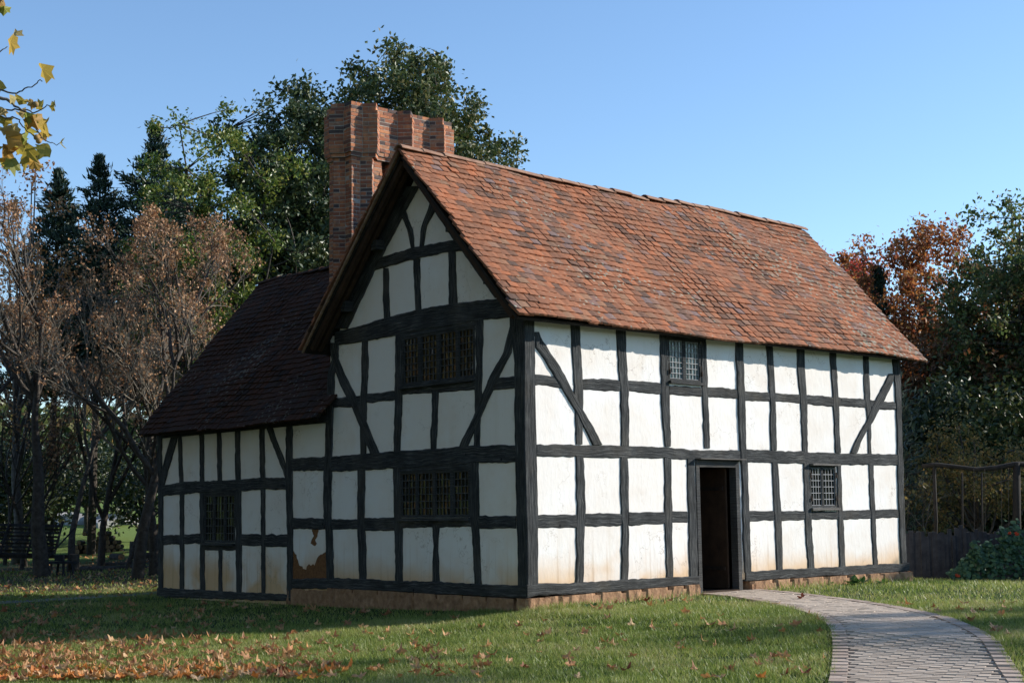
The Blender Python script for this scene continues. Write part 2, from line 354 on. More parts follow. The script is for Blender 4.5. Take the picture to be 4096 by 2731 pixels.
# ------------------------------------------------------------------ grass
HOUSE = np.array([(-.06, -.07), (9.62, -.07), (9.62, 5.0), (5, 5.0), (5, 11), (-.03, 11), (-.03, 5), (-.06, 5)])
def blades(n, r0, r1, a0, a1, h0, h1, w0, w1, bare=None, seed=1, near=1.0):
    g = np.random.default_rng(seed)
    r = np.sqrt(g.uniform(r0 ** 2, r1 ** 2, n) ** near) if near == 1 else r0 + (r1 - r0) * g.random(n) ** near
    a = np.radians(g.uniform(a0, a1, n)); x = CP[0] + r * np.cos(a); y = CP[1] + r * np.sin(a)
    ok = ~inpoly(x, y, PATHG) & ~inpoly(x, y, HOUSE)
    # sward thins out in patches
    f = np.sin(x * 2.1 + 1.3 * np.sin(y * 1.7)) * np.sin(y * 2.7 + np.sin(x * 3.1)) + .5 * np.sin(x * 7 + y * 5)
    ok &= g.random(n) < np.clip(.9 + .35 * f, .35, 1)
    x, y, f = x[ok], y[ok], f[ok]; n = len(x); z = gz(x, y)
    h = g.uniform(h0, h1, n) * (1 + .25 * f); w = g.uniform(w0, w1, n)
    h *= np.where((np.abs(y + .15) < .16) & (x > -.2) & (x < 9.8) & ~((x > 3.5) & (x < 5.2)), 1.9, 1)
    t = g.uniform(0, 2 * np.pi, n); ln = g.normal(0, .55, (n, 2)) * h[:, None]
    b = np.stack([np.cos(t) * w, np.sin(t) * w], 1) / 2
    V = np.empty((n, 3, 3)); V[:, 0, 0] = x - b[:, 0]; V[:, 0, 1] = y - b[:, 1]; V[:, 0, 2] = z - .005
    V[:, 1, 0] = x + b[:, 0]; V[:, 1, 1] = y + b[:, 1]; V[:, 1, 2] = z - .005
    V[:, 2, 0] = x + ln[:, 0]; V[:, 2, 1] = y + ln[:, 1]; V[:, 2, 2] = z + h
    return V.reshape(-1, 3)
GRASSM = m_leaf('grass_blades', [(.05, .09, .015), (.11, .17, .027), (.18, .25, .045), (.27, .34, .07), (.36, .38, .11), (.43, .39, .16), (.50, .43, .24)], .4, .45, .45, patch=True)
gb = np.concatenate([blades(330000, 12.0, 21, 26, 71, .025, .068, .006, .012, seed=2, near=.8), blades(110000, 20.5, 33, 25, 72, .03, .07, .010, .018, seed=3),
                     blades(26000, 31, 45, 22, 74, .03, .08, .02, .05, seed=4)])
go = arr_mesh('grass', gb, np.arange(len(gb)).reshape(-1, 3), GRASSM); tag(go, 'short green autumn lawn grass around the timber house', 'grass', kind='stuff')

# ------------------------------------------------------------------ fallen leaves
def leaf_mesh(seed, size):
    g = np.random.default_rng(seed); lob = 5; n = 20; V = [(0, 0, 0)]; curl = g.uniform(.2, .95); tw = g.uniform(-.5, .5)
    for ring, rr in ((1, .5), (2, 1.)):
        for k in range(n):
            t = 2 * math.pi * k / n
            tip = abs(((t * lob / (2 * math.pi)) % 1) - .5) * 2
            r = (.55 + .45 * tip ** 1.2) * (1 + .1 * g.normal()) * rr
            x, y = r * math.cos(t), r * math.sin(t)
            z = curl * (x * x + tw * x * y) * 1.1 + .12 * math.sin(3 * t + seed) * rr + .06 * g.normal() * rr
            V.append((x, y, z))
    F = [(0, 1 + k, 1 + (k + 1) % n) for k in range(n)]
    Q = [(1 + k, 1 + n + k, 1 + n + (k + 1) % n, 1 + (k + 1) % n) for k in range(n)]
    V = np.array(V) * size / 2; return V, np.array(F), np.array(Q)
LEAFM = [m_leaf('dead_leaf_orange', [(.56, .19, .045), (.62, .27, .075), (.44, .14, .035), (.54, .28, .11)], .25, .6, .3, True),
         m_leaf('dead_leaf_tan', [(.56, .35, .18), (.50, .29, .14), (.62, .42, .25)], .25, .6, .3, True),
         m_leaf('dead_leaf_red', [(.24, .055, .025), (.17, .05, .025), (.30, .09, .035)], .2, .6, .3, True),
         m_leaf('dead_leaf_yellow', [(.58, .38, .05), (.45, .33, .06)], .3, .6, .3, True)]
protos = []
for k, (s, mi) in enumerate([(11, 0), (12, 1), (13, 0), (14, 1), (15, 2), (16, 0), (17, 3), (18, 1)]):
    V, F, Q = leaf_mesh(s, .15); me = arr_mesh('fallen_leaf', V, [F, Q], LEAFM[mi]); protos.append(me.data); SC.collection.objects.unlink(me); bpy.data.objects.remove(me)
LT = ['curled orange dead leaf lying in the grass', 'pale tan dried leaf lying in the grass', 'dark red brown dead leaf lying in the grass', 'yellow fallen leaf lying in the grass']
spots = []
gl = np.random.default_rng(21)
def scat(n, x0, x1, y0, y1, dens=None):
    c = 0
    while c < n:
        x = gl.uniform(x0, x1); y = gl.uniform(y0, y1)
        if dens and gl.random() > dens(x, y): continue
        p = at_ground(x, y, -.2); z = float(gz(p[0], p[1])); p = at_ground(x, y, z)
        if inpoly(p[0], p[1], PATH) or inpoly(p[0], p[1], HOUSE): continue
        spots.append((x, y, p[0], p[1])); c += 1
scat(800, -20, 1050, 1458, 1568, lambda x, y: np.clip(1.12 - x / 780, .06, 1) * (.35 + .65 * (y - 1458) / 110))
scat(40, 620, 760, 1500, 1568); scat(22, 940, 1120, 1480, 1560)
scat(150, 0, 1100, 1385, 1462, lambda x, y: np.clip(1.1 - x / 1000, .1, 1))
scat(75, 1000, 1890, 1405, 1568); scat(16, 1950, 2352, 1385, 1500); scat(14, 1330, 1600, 1375, 1405)
order = sorted(range(len(spots)), key=lambda i: -spots[i][1]); rest = []
PATHLEAF = [(1843, 1381, 2, 'dark curled leaf lying on the brick path near the door'), (1786, 1392, 1, 'tan dried leaf on the left edge of the brick path'),
            (2285, 1445, 1, 'crumpled brown leaf on the right edging of the brick path'), (1483, 1384, 2, 'rust red upright leaf on the grass below the lit plinth')]
import collections
def put_leaf(x, y, k, label, group, s=.95, flat=None):
    mi = [0, 1, 0, 1, 2, 0, 3, 1][k]
    o = bpy.data.objects.new('fallen_leaf', protos[k]); SC.collection.objects.link(o)
    o.location = (x, y, float(gz(x, y)) + gl.uniform(.028, .055)); sc = s * gl.uniform(.7, 1.25); o.scale = (sc, sc * gl.uniform(.6, 1), sc)
    o.rotation_euler = (gl.normal(0, .34), gl.normal(0, .34), gl.uniform(0, 6.28)); o['label'] = label or LT[mi]; o['category'] = 'leaf'
    if group: o['group'] = group
    return o
for n_, i in enumerate(order):
    x, y, X, Y = spots[i]
    k = int(gl.choice(8, p=[.2, .17, .17, .13, .1, .1, .04, .09]))
    if x > 1000: k = int(gl.choice([0, 4, 4, 1, 5]))
    if n_ < 296: put_leaf(X, Y, k, None, 'dead leaves scattered on the lawn')
    else: rest.append((X, Y, k))
for x, y, k, lab in PATHLEAF:
    p = at_ground(x, y, .03); o = put_leaf(p[0], p[1], {2: 4, 1: 1}[k], lab, None, 1.1); o.rotation_euler = (.3, .25, 1.0 + x)
# the many small leaves further off: one carpet
cv = []; cf = []; 
for _ in range(1500):
    a = math.radians(gl.uniform(60, 71.5)); r = gl.uniform(30, 58); rest.append((CP[0] + r * math.cos(a), CP[1] + r * math.sin(a), 1))
nfar = 1500; n0 = 0; VV = []; FF = []; QQ = []
def rotm(a, b, c):
    return np.array(Matrix.Rotation(c, 3, 'Z') @ Matrix.Rotation(b, 3, 'Y') @ Matrix.Rotation(a, 3, 'X'))
PV = [leaf_mesh(40 + k, .14) for k in range(6)]
for q, (X, Y, k) in enumerate(rest):
    g = gl; z = float(gz(X, Y)) + .03
    if q < len(rest) - nfar:
        V, F, Q = PV[q % 6]; Rm = rotm(g.normal(0, .35), g.normal(0, .35), g.uniform(0, 6.28)); V = V * g.uniform(.6, 1.15) @ Rm.T + (X, Y, z); VV.append(V); FF.append(F + n0); QQ.append(Q + n0); n0 += len(V); continue
    s = .05 * g.uniform(.7, 1.2); t = g.uniform(0, 6.28)
    P = np.array([(math.cos(t + j * 1.5708) * s * (1 if j % 2 else .6), math.sin(t + j * 1.5708) * s, 0) for j in range(4)]); P[:, 2] = P[:, 0] * g.normal(0, .5) + P[:, 1] * g.normal(0, .5)
    VV.append(P + (X, Y, z)); QQ.append(np.arange(4)[None] + n0); n0 += 4
lo = arr_mesh('leaf_litter', np.concatenate(VV), [np.concatenate(FF), np.concatenate(QQ)], m_leaf('leaf_litter', [(.48, .20, .07), (.52, .28, .12), (.30, .11, .045), (.56, .36, .18)], .2, .6))
tag(lo, 'scattered small brown leaves over the grass under the trees', 'leaf litter', kind='stuff')

# ------------------------------------------------------------------ the house
H = empty('timber_framed_house', (0, 0, 0), label='black and white half timbered two storey farmhouse with red tiled roof and lower rear wing', cat='house')
rh = np.random.default_rng(5)
def P3(ax, u, d, z):
    """point on the south front (ax y) or the west gable side (ax x), d metres proud of the wall face"""
    return (u, -d, z) if ax == 'y' else (-d, u, z)
MEMBERS = [
('y','stud',[(0.949,4.235),(0.948,3.917),(0.963,3.584),(0.988,3.352),(0.982,3.102),(1.004,2.854),(1.008,2.375)],[(1.146,4.251),(1.146,3.931),(1.156,3.595),(1.178,3.362),(1.183,3.111),(1.172,2.86),(1.149,2.378)]),
('y','stud',[(1.006,2.204),(0.996,1.794),(1.002,1.386),(0.98,1.142),(0.977,0.818),(0.955,0.351)],[(1.172,2.207),(1.185,1.794),(1.181,1.384),(1.161,1.139),(1.137,0.813),(1.118,0.344)]),
('y','stud',[(1.91,4.226),(1.918,3.83),(1.945,3.487),(1.973,3.231),(1.975,2.889),(1.96,2.37)],[(2.132,4.243),(2.127,3.843),(2.141,3.498),(2.165,3.24),(2.16,2.896),(2.143,2.374)]),
('y','stud',[(1.95,2.202),(1.923,1.712),(1.932,1.292),(1.926,0.875),(1.899,0.352)],[(2.113,2.204),(2.115,1.712),(2.104,1.29),(2.096,0.87),(2.067,0.345)]),
('y','stud',[(2.9,4.231),(2.888,3.893),(2.885,3.45),(2.876,3.186),(2.899,2.748),(2.937,2.381)],[(3.091,4.245),(3.063,3.904),(3.08,3.46),(3.089,3.195),(3.093,2.754),(3.087,2.384)]),
('y','stud',[(2.923,2.208),(2.916,1.799),(2.892,1.349),(2.895,1.022),(2.913,0.678),(2.909,0.361)],[(3.089,2.211),(3.084,1.8),(3.087,1.347),(3.067,1.018),(3.072,0.673),(3.076,0.355)]),
('y','stud',[(3.881,4.195),(3.867,3.865),(3.857,3.501),(3.863,3.193),(3.872,2.868),(3.878,2.373)],[(4.016,4.205),(4.01,3.874),(4.014,3.509),(4.017,3.2),(4.023,2.873),(4.028,2.376)]),
('y','stud',[(3.458,2.189),(3.444,1.625),(3.451,1.273),(3.442,0.923),(3.446,0.349)],[(3.64,2.192),(3.644,1.624),(3.656,1.271),(3.668,0.918),(3.644,0.341)]),
('y','post',[(4.741,4.238),(4.74,3.92),(4.745,3.547),(4.75,3.213),(4.759,2.805),(4.767,2.381),(4.776,2.263),(4.797,1.988),(4.783,1.347),(4.776,0.802),(4.797,0.358)],[(4.944,4.253),(4.935,3.932),(4.94,3.557),(4.946,3.221),(4.938,2.811),(4.94,2.384),(4.949,2.266),(4.964,1.989),(4.961,1.346),(4.963,0.797),(4.96,0.352)]),
('y','stud',[(5.548,4.181),(5.572,3.895),(5.594,3.344),(5.612,3.116),(5.577,2.736),(5.582,2.368)],[(5.737,4.194),(5.746,3.906),(5.77,3.351),(5.764,3.122),(5.765,2.741),(5.76,2.372)]),
('y','stud',[(5.593,2.192),(5.604,1.713),(5.613,1.339),(5.628,1.059),(5.627,0.595),(5.644,0.357)],[(5.774,2.194),(5.793,1.713),(5.824,1.337),(5.818,1.056),(5.816,0.589),(5.815,0.351)]),
('y','stud',[(6.402,4.18),(6.391,3.828),(6.428,3.381),(6.45,3.052),(6.449,2.664),(6.463,2.355)],[(6.625,4.195),(6.614,3.84),(6.644,3.391),(6.647,3.059),(6.63,2.669),(6.627,2.358)]),
('y','stud',[(6.468,2.174),(6.462,1.809),(6.454,1.312),(6.458,0.949),(6.478,0.664),(6.494,0.354)],[(6.616,2.176),(6.619,1.81),(6.653,1.309),(6.653,0.945),(6.683,0.658),(6.683,0.347)]),
('y','stud',[(7.348,4.153),(7.364,3.883),(7.388,3.484),(7.396,3.086),(7.403,2.689),(7.404,2.352)],[(7.556,4.166),(7.548,3.894),(7.562,3.492),(7.579,3.093),(7.569,2.693),(7.574,2.355)]),
('y','stud',[(7.452,2.167),(7.429,1.812),(7.402,1.301),(7.404,0.93),(7.399,0.35)],[(7.568,2.168),(7.568,1.812),(7.561,1.3),(7.586,0.926),(7.58,0.344)]),
('y','stud',[(8.369,4.147),(8.357,3.735),(8.363,3.325),(8.418,3.021),(8.41,2.613),(8.398,2.349)],[(8.563,4.159),(8.551,3.745),(8.556,3.333),(8.541,3.025),(8.529,2.616),(8.51,2.351)]),
('y','stud',[(8.403,2.168),(8.398,1.613),(8.41,1.291),(8.41,0.81),(8.422,0.35)],[(8.56,2.17),(8.555,1.612),(8.566,1.289),(8.559,0.806),(8.567,0.345)]),
('y','corner_post',[(9.298,4.141),(9.317,3.911),(9.345,3.702),(9.348,3.366),(9.345,2.843),(9.33,2.322),(9.315,2.127),(9.293,1.611),(9.298,1.199),(9.287,0.687),(9.287,0.357)],[(9.538,4.156),(9.535,3.923),(9.548,3.712),(9.544,3.374),(9.521,2.848),(9.514,2.325),(9.517,2.129),(9.487,1.61),(9.491,1.197),(9.487,0.682),(9.49,0.35)]),
('y','brace',[(0.177,3.985),(0.211,3.914),(0.225,3.752),(0.388,3.599),(0.562,3.387),(0.749,3.174),(1.015,2.855),(1.16,2.644),(1.346,2.372)],[(0.292,3.994),(0.33,3.923),(0.474,3.768),(0.612,3.612),(0.781,3.399),(0.943,3.183),(1.189,2.861),(1.365,2.65),(1.559,2.377)]),
('y','brace',[(9.156,3.86),(9.027,3.686),(8.595,3.242),(8.388,2.938),(8.167,2.749),(7.991,2.543),(7.86,2.36)],[(9.362,3.871),(9.29,3.699),(8.895,3.254),(8.588,2.945),(8.375,2.755),(8.18,2.547),(8.061,2.363)]),
('y','rail',[(0.213,3.364),(0.439,3.369),(0.753,3.353)],[(0.21,3.206),(0.435,3.209),(0.749,3.191)]),
('y','rail',[(1.166,3.353),(1.424,3.361),(1.663,3.382),(1.973,3.382)],[(1.162,3.194),(1.42,3.201),(1.658,3.196),(1.968,3.211)]),
('y','rail',[(2.15,3.386),(2.475,3.385),(2.883,3.38)],[(2.145,3.214),(2.469,3.206),(2.876,3.207)]),
('y','rail',[(3.084,3.34),(3.433,3.35),(3.865,3.356)],[(3.079,3.198),(3.427,3.201),(3.859,3.207)]),
('y','rail',[(4.002,3.366),(4.365,3.38),(4.757,3.371)],[(3.995,3.202),(4.357,3.205),(4.749,3.203)]),
('y','rail',[(4.929,3.347),(5.266,3.348),(5.616,3.348)],[(4.922,3.188),(5.258,3.187),(5.608,3.196)]),
('y','rail',[(5.755,3.351),(6.098,3.347),(6.442,3.343)],[(5.747,3.207),(6.091,3.208),(6.434,3.202)]),
('y','rail',[(6.626,3.351),(7.019,3.358),(7.419,3.35)],[(6.617,3.194),(7.008,3.18),(7.409,3.186)]),
('y','rail',[(7.563,3.352),(8.019,3.352),(8.386,3.351)],[(7.552,3.192),(8.009,3.199),(8.376,3.207)]),
('y','rail',[(8.54,3.357),(8.894,3.337),(9.357,3.341)],[(8.53,3.209),(8.882,3.181),(9.345,3.182)]),
('y','girt',[(0.22,2.351),(0.821,2.371),(1.398,2.367),(1.972,2.375),(2.466,2.38),(3.001,2.368),(3.526,2.34),(4.771,2.348)],[(0.217,2.185),(0.817,2.188),(1.393,2.187),(1.966,2.189),(2.46,2.196),(2.994,2.19),(3.519,2.18),(4.763,2.184)]),
('y','girt',[(4.928,2.371),(6.012,2.367),(7.282,2.354),(8.295,2.357),(9.333,2.364)],[(4.918,2.168),(6.001,2.157),(7.27,2.153),(8.28,2.155),(9.318,2.161)]),
('y','rail',[(0.184,1.354),(0.463,1.343),(0.997,1.353)],[(0.18,1.164),(0.459,1.156),(0.992,1.155)]),
('y','rail',[(1.167,1.355),(1.606,1.355),(1.936,1.351)],[(1.162,1.171),(1.6,1.156),(1.931,1.172)]),
('y','rail',[(2.099,1.363),(2.457,1.359),(2.907,1.363)],[(2.093,1.169),(2.451,1.175),(2.901,1.177)]),
('y','rail',[(3.08,1.373),(3.439,1.379)],[(3.074,1.191),(3.432,1.191)]),
('y','rail',[(4.947,1.359),(5.617,1.358)],[(4.939,1.19),(5.608,1.19)]),
('y','rail',[(5.81,1.356),(6.108,1.344),(6.459,1.344)],[(5.8,1.178),(6.099,1.187),(6.45,1.188)]),
('y','rail',[(6.638,1.333),(7.413,1.325)],[(6.63,1.198),(7.404,1.188)]),
('y','rail',[(7.557,1.343),(8.413,1.341)],[(7.546,1.182),(8.402,1.186)]),
('y','rail',[(8.563,1.344),(9.291,1.343)],[(8.552,1.188),(9.279,1.193)]),
('y','sill_beam',[(-0.01,0.377),(0.182,0.376),(1.0,0.362),(1.935,0.359),(2.799,0.354),(3.653,0.349)],[(-0.013,0.19),(0.179,0.215),(0.996,0.188),(1.93,0.19),(2.794,0.204),(3.647,0.218)]),
('y','sill_beam',[(4.818,0.366),(5.81,0.37),(7.155,0.365),(8.604,0.364),(9.553,0.352)],[(4.811,0.222),(5.801,0.218),(7.145,0.211),(8.591,0.188),(9.541,0.209)]),
('x','stud',[(1.106,4.277),(1.096,3.948),(1.087,3.562),(1.129,3.195),(1.136,2.717),(1.17,2.374)],[(0.914,4.257),(0.924,3.931),(0.948,3.55),(0.955,3.183),(1.007,2.71),(1.023,2.368)]),
('x','stud',[(1.247,2.163),(1.253,1.771),(1.258,1.37),(1.231,1.158),(1.2,0.76),(1.169,0.337)],[(1.062,2.157),(1.046,1.767),(1.044,1.369),(1.047,1.158),(1.035,0.763),(1.005,0.342)]),
('x','brace',[(0.316,4.079),(0.459,3.716),(0.759,3.405),(0.964,3.112),(1.172,2.791),(1.343,2.584),(1.516,2.376)],[(0.185,4.065),(0.295,3.701),(0.543,3.388),(0.763,3.098),(1.005,2.782),(1.149,2.575),(1.301,2.367)]),
('x','stud',[(2.169,3.268),(2.172,2.896),(2.206,2.651),(2.209,2.355)],[(1.99,3.255),(2.014,2.887),(2.036,2.642),(2.058,2.349)]),
('x','stud',[(2.167,1.205),(2.15,0.866),(2.175,0.334)],[(1.998,1.205),(2.025,0.867),(1.999,0.34)]),
('x','stud',[(3.105,4.267),(3.107,3.73),(3.118,3.283),(3.141,2.824),(3.155,2.367)],[(2.908,4.247),(2.921,3.715),(2.915,3.269),(2.95,2.814),(2.982,2.36)]),
('x','stud',[(3.173,2.113),(3.146,1.355),(3.147,1.154),(3.119,0.729),(3.121,0.326)],[(2.987,2.108),(2.966,1.355),(2.925,1.155),(2.919,0.733),(2.921,0.332)]),
('x','stud',[(4.032,4.254),(4.039,3.808),(4.061,3.374),(4.083,3.138),(4.083,2.743),(4.074,2.349)],[(3.851,4.236),(3.841,3.791),(3.868,3.361),(3.894,3.126),(3.881,2.733),(3.912,2.343)]),
('x','stud',[(4.15,2.116),(4.149,1.334),(4.158,1.127),(4.126,0.791),(4.103,0.328)],[(3.939,2.11),(3.948,1.333),(3.925,1.127),(3.903,0.794),(3.903,0.334)]),
('x','brace',[(4.923,4.045),(4.884,3.955),(4.761,3.721),(4.488,3.35),(4.311,3.152),(4.083,2.822),(3.779,2.364)],[(4.725,4.028),(4.656,3.935),(4.498,3.7),(4.197,3.331),(4.052,3.136),(3.85,2.81),(3.529,2.355)]),
('x','post',[(4.974,4.291),(4.896,4.01),(5.019,3.741),(5.041,3.388),(5.072,2.954),(5.083,2.386),(5.13,2.118),(5.125,1.338),(5.061,1.124),(5.023,0.297)],[(4.699,4.265),(4.698,3.993),(4.818,3.725),(4.826,3.373),(4.862,2.943),(4.883,2.379),(4.891,2.111),(4.911,1.337),(4.872,1.125),(4.821,0.303)]),
('x','post',[(6.304,3.016),(6.321,2.511),(6.304,1.881),(6.258,1.13),(6.244,-0.033)],[(6.118,3.006),(6.112,2.503),(6.105,1.877),(6.083,1.131),(6.07,-0.026)]),
('x','tie_beam',[(4.802,4.456),(3.876,4.504),(3.104,4.567),(2.238,4.592),(1.605,4.578),(0.939,4.552),(0.289,4.513)],[(4.801,4.22),(3.877,4.217),(3.105,4.229),(2.241,4.24),(1.609,4.234),(0.943,4.24),(0.294,4.214)]),
('x','collar_beam',[(3.697,5.554),(3.238,5.574),(2.692,5.592),(2.23,5.586),(1.75,5.574),(1.332,5.529)],[(3.697,5.362),(3.239,5.384),(2.693,5.4),(2.231,5.396),(1.752,5.388),(1.334,5.363)]),
('x','stud',[(3.431,5.373),(3.439,5.078),(3.415,4.528)],[(3.281,5.352),(3.275,5.057),(3.242,4.51)]),
('x','stud',[(2.626,5.417),(2.602,5.013),(2.572,4.59)],[(2.444,5.392),(2.447,4.993),(2.417,4.572)]),
('x','stud',[(1.736,5.412),(1.731,5.001),(1.723,4.582)],[(1.549,5.384),(1.545,4.977),(1.519,4.558)]),
('x','brace',[(2.977,6.242),(2.899,6.114),(2.758,5.903),(2.715,5.751),(2.685,5.602)],[(2.81,6.214),(2.74,6.088),(2.63,5.883),(2.598,5.733),(2.585,5.587)]),
('x','brace',[(2.185,6.233),(2.291,6.056),(2.391,5.907),(2.432,5.749),(2.449,5.587)],[(1.95,6.193),(2.113,6.026),(2.26,5.887),(2.317,5.732),(2.344,5.572)]),
('x','rafter',[(2.787,6.619),(3.184,6.266),(3.876,5.616),(4.095,5.42),(4.995,4.535)],[(2.452,6.559),(2.824,6.206),(3.466,5.557),(3.661,5.361),(4.426,4.476)]),
('x','rafter',[(2.452,6.559),(2.176,6.221),(1.811,5.815),(1.594,5.565),(1.096,5.035),(0.632,4.541)],[(2.125,6.499),(1.807,6.158),(1.544,5.773),(1.347,5.527),(0.873,5.005),(0.388,4.511)]),
('x','rail',[(0.814,3.35),(0.508,3.357),(0.184,3.353)],[(0.817,3.168),(0.511,3.175),(0.187,3.179)]),
('x','rail',[(2.939,3.393),(2.088,3.374),(1.108,3.356)],[(2.94,3.261),(2.09,3.232),(1.11,3.213)]),
('x','rail',[(3.886,3.349),(3.109,3.334)],[(3.886,3.191),(3.109,3.185)]),
('x','rail',[(4.845,3.347),(4.066,3.322)],[(4.844,3.172),(4.065,3.137)]),
('x','girt',[(6.119,2.368),(5.107,2.355),(4.868,2.351),(4.083,2.363),(3.163,2.38),(2.177,2.373),(1.177,2.386),(0.21,2.35)],[(6.116,2.145),(5.106,2.122),(4.867,2.097),(4.082,2.093),(3.165,2.1),(2.179,2.096),(1.181,2.12),(0.214,2.105)]),
('x','rail',[(6.107,1.334),(5.105,1.319)],[(6.105,1.135),(5.104,1.138)]),
('x','rail',[(4.901,1.303),(4.136,1.303)],[(4.9,1.13),(4.135,1.147)]),
('x','rail',[(3.966,1.321),(3.134,1.323)],[(3.965,1.114),(3.134,1.117)]),
('x','rail',[(2.979,1.297),(2.107,1.29),(1.211,1.299)],[(2.979,1.16),(2.108,1.169),(1.212,1.182)]),
('x','rail',[(1.063,1.345),(0.229,1.335)],[(1.066,1.158),(0.232,1.16)]),
('x','sill_beam',[(6.065,0.286),(5.0,0.324),(4.125,0.348),(3.129,0.336),(2.116,0.353),(1.023,0.346),(0.002,0.364)],[(6.063,0.115),(4.999,0.144),(4.125,0.161),(3.13,0.169),(2.118,0.168),(1.025,0.173),(0.006,0.181)]),
('x','corner_post',[(11.101,3.029),(11.057,2.32),(11.02,1.975),(10.989,1.119),(10.927,-0.095)],[(10.912,3.02),(10.887,2.315),(10.815,1.971),(10.797,1.119),(10.755,-0.089)]),
('x','stud',[(10.249,3.017),(10.222,2.55),(10.177,2.056),(10.153,1.818),(10.11,0.844),(10.094,-0.033)],[(10.109,3.01),(10.06,2.544),(10.016,2.053),(9.969,1.815),(9.939,0.845),(9.912,-0.027)]),
('x','stud',[(9.412,3.018),(9.381,2.492),(9.357,2.051),(9.362,1.805),(9.332,1.123),(9.289,-0.025)],[(9.229,3.009),(9.204,2.486),(9.192,2.048),(9.191,1.802),(9.167,1.123),(9.11,-0.019)]),
('x','stud',[(8.74,3.025),(8.716,2.468),(8.678,1.995)],[(8.58,3.017),(8.556,2.463),(8.529,1.992)]),
('x','stud',[(8.621,0.765),(8.602,-0.028)],[(8.49,0.767),(8.456,-0.023)]),
('x','stud',[(8.082,3.032),(8.064,2.446),(8.04,2.021),(8.045,1.784),(8.0,0.865),(7.967,-0.019)],[(7.891,3.022),(7.864,2.439),(7.851,2.017),(7.826,1.78),(7.797,0.867),(7.77,-0.012)]),
('x','stud',[(7.224,3.027),(7.194,2.415),(7.173,2.027),(7.155,1.82),(7.132,1.052),(7.1,-0.014)],[(7.043,3.017),(7.023,2.409),(7.007,2.023),(6.999,1.818),(6.987,1.052),(6.971,-0.009)]),
('x','brace',[(10.5,2.986),(10.64,2.764),(10.764,2.54),(10.886,2.287),(10.876,2.001)],[(10.236,2.974),(10.345,2.752),(10.473,2.53),(10.624,2.279),(10.763,1.998)]),
('x','brace',[(7.019,3.029),(6.82,2.71),(6.577,2.393),(6.386,2.134),(6.324,2.019)],[(6.825,3.019),(6.629,2.701),(6.389,2.387),(6.288,2.131),(6.268,2.018)]),
('x','girt',[(10.882,1.984),(10.033,2.039),(9.357,2.038),(8.652,2.035),(7.872,2.043),(7.125,2.051),(6.268,2.03)],[(10.875,1.781),(10.026,1.802),(9.351,1.818),(8.647,1.815),(7.867,1.823),(7.121,1.84),(6.266,1.825)]),
('x','rail',[(10.817,1.006),(10.001,1.024),(9.302,1.042)],[(10.811,0.823),(9.995,0.837),(9.297,0.857)]),
('x','rail',[(9.187,0.853),(7.975,0.865)],[(9.184,0.734),(7.972,0.742)]),
('x','rail',[(7.836,1.048),(7.06,1.047),(6.247,1.043)],[(7.832,0.84),(7.056,0.828),(6.245,0.832)]),
('x','sill_beam',[(10.971,-0.026),(8.341,-0.006),(6.071,0.015)],[(10.965,-0.214),(8.338,-0.15),(6.069,-0.104)]),
]
def resamp(P, n):
    P = np.array(P, float); d = np.r_[0, np.cumsum(np.linalg.norm(np.diff(P, axis=0), axis=1))]; t = np.linspace(0, d[-1], n)
    return np.stack([np.interp(t, d, P[:, 0]), np.interp(t, d, P[:, 1])], 1), d[-1]
def member(ax, name, A, B, i):
    L = np.linalg.norm(np.array(A[0]) - np.array(A[-1])); n = max(4, int(L / .075) + 1)
    A, La = resamp(A, n); B, Lb = resamp(B, n); g = rh
    for Q in (A, B):
        w = g.normal(0, .0065, n); w = .5 * w + .25 * (np.roll(w, 1) + np.roll(w, -1)); w2 = g.normal(0, .0035, n)
        D = (B - A); D /= np.linalg.norm(D, axis=1)[:, None]; Q += D * (w + w2)[:, None]
    D = (B - A); wd = np.linalg.norm(D, axis=1)[:, None]; D = D / wd
    base = {'post': .014, 'corner_post': .014, 'brace': .012, 'girt': .008, 'sill_beam': .016, 'tie_beam': .012, 'collar_beam': .009, 'rafter': .017}.get(name, .002 if name == 'rail' else .005)
    d = base + (i % 5) * .0007 + g.normal(0, .0008, n)
    ins = np.minimum(.016, wd * .2) * (1 + .3 * g.normal(size=(n, 1)).clip(-1, 1))
    rows = [(A, -.05), (A, d - .012), (A + D * ins, d), (B - D * ins, d), (B, d - .012), (B, -.05)]
    V = []; U = []; s = np.linspace(0, La, n); off = g.uniform(0, 50)
    for k in range(n):
        for c, (Q, dd) in enumerate(rows):
            V.append(P3(ax, Q[k][0], dd if np.isscalar(dd) else dd[k], Q[k][1])); U.append((s[k] + off, [0, .03, .045, float(wd[k]) - .02, float(wd[k]), float(wd[k]) + .03][c] + off * .37))
    F = [(k * 6 + c, k * 6 + c + 1, (k + 1) * 6 + c + 1, (k + 1) * 6 + c) for k in range(n - 1) for c in range(5)]
    V = np.array(V); e = n * 6
    return arr_mesh(name, V, [np.array(F), np.array([range(6), [e - 1 - q for q in range(6)]])], TB, H, np.array(U))
for i, (ax, name, A, B) in enumerate(MEMBERS): member(ax, name, A, B, i)
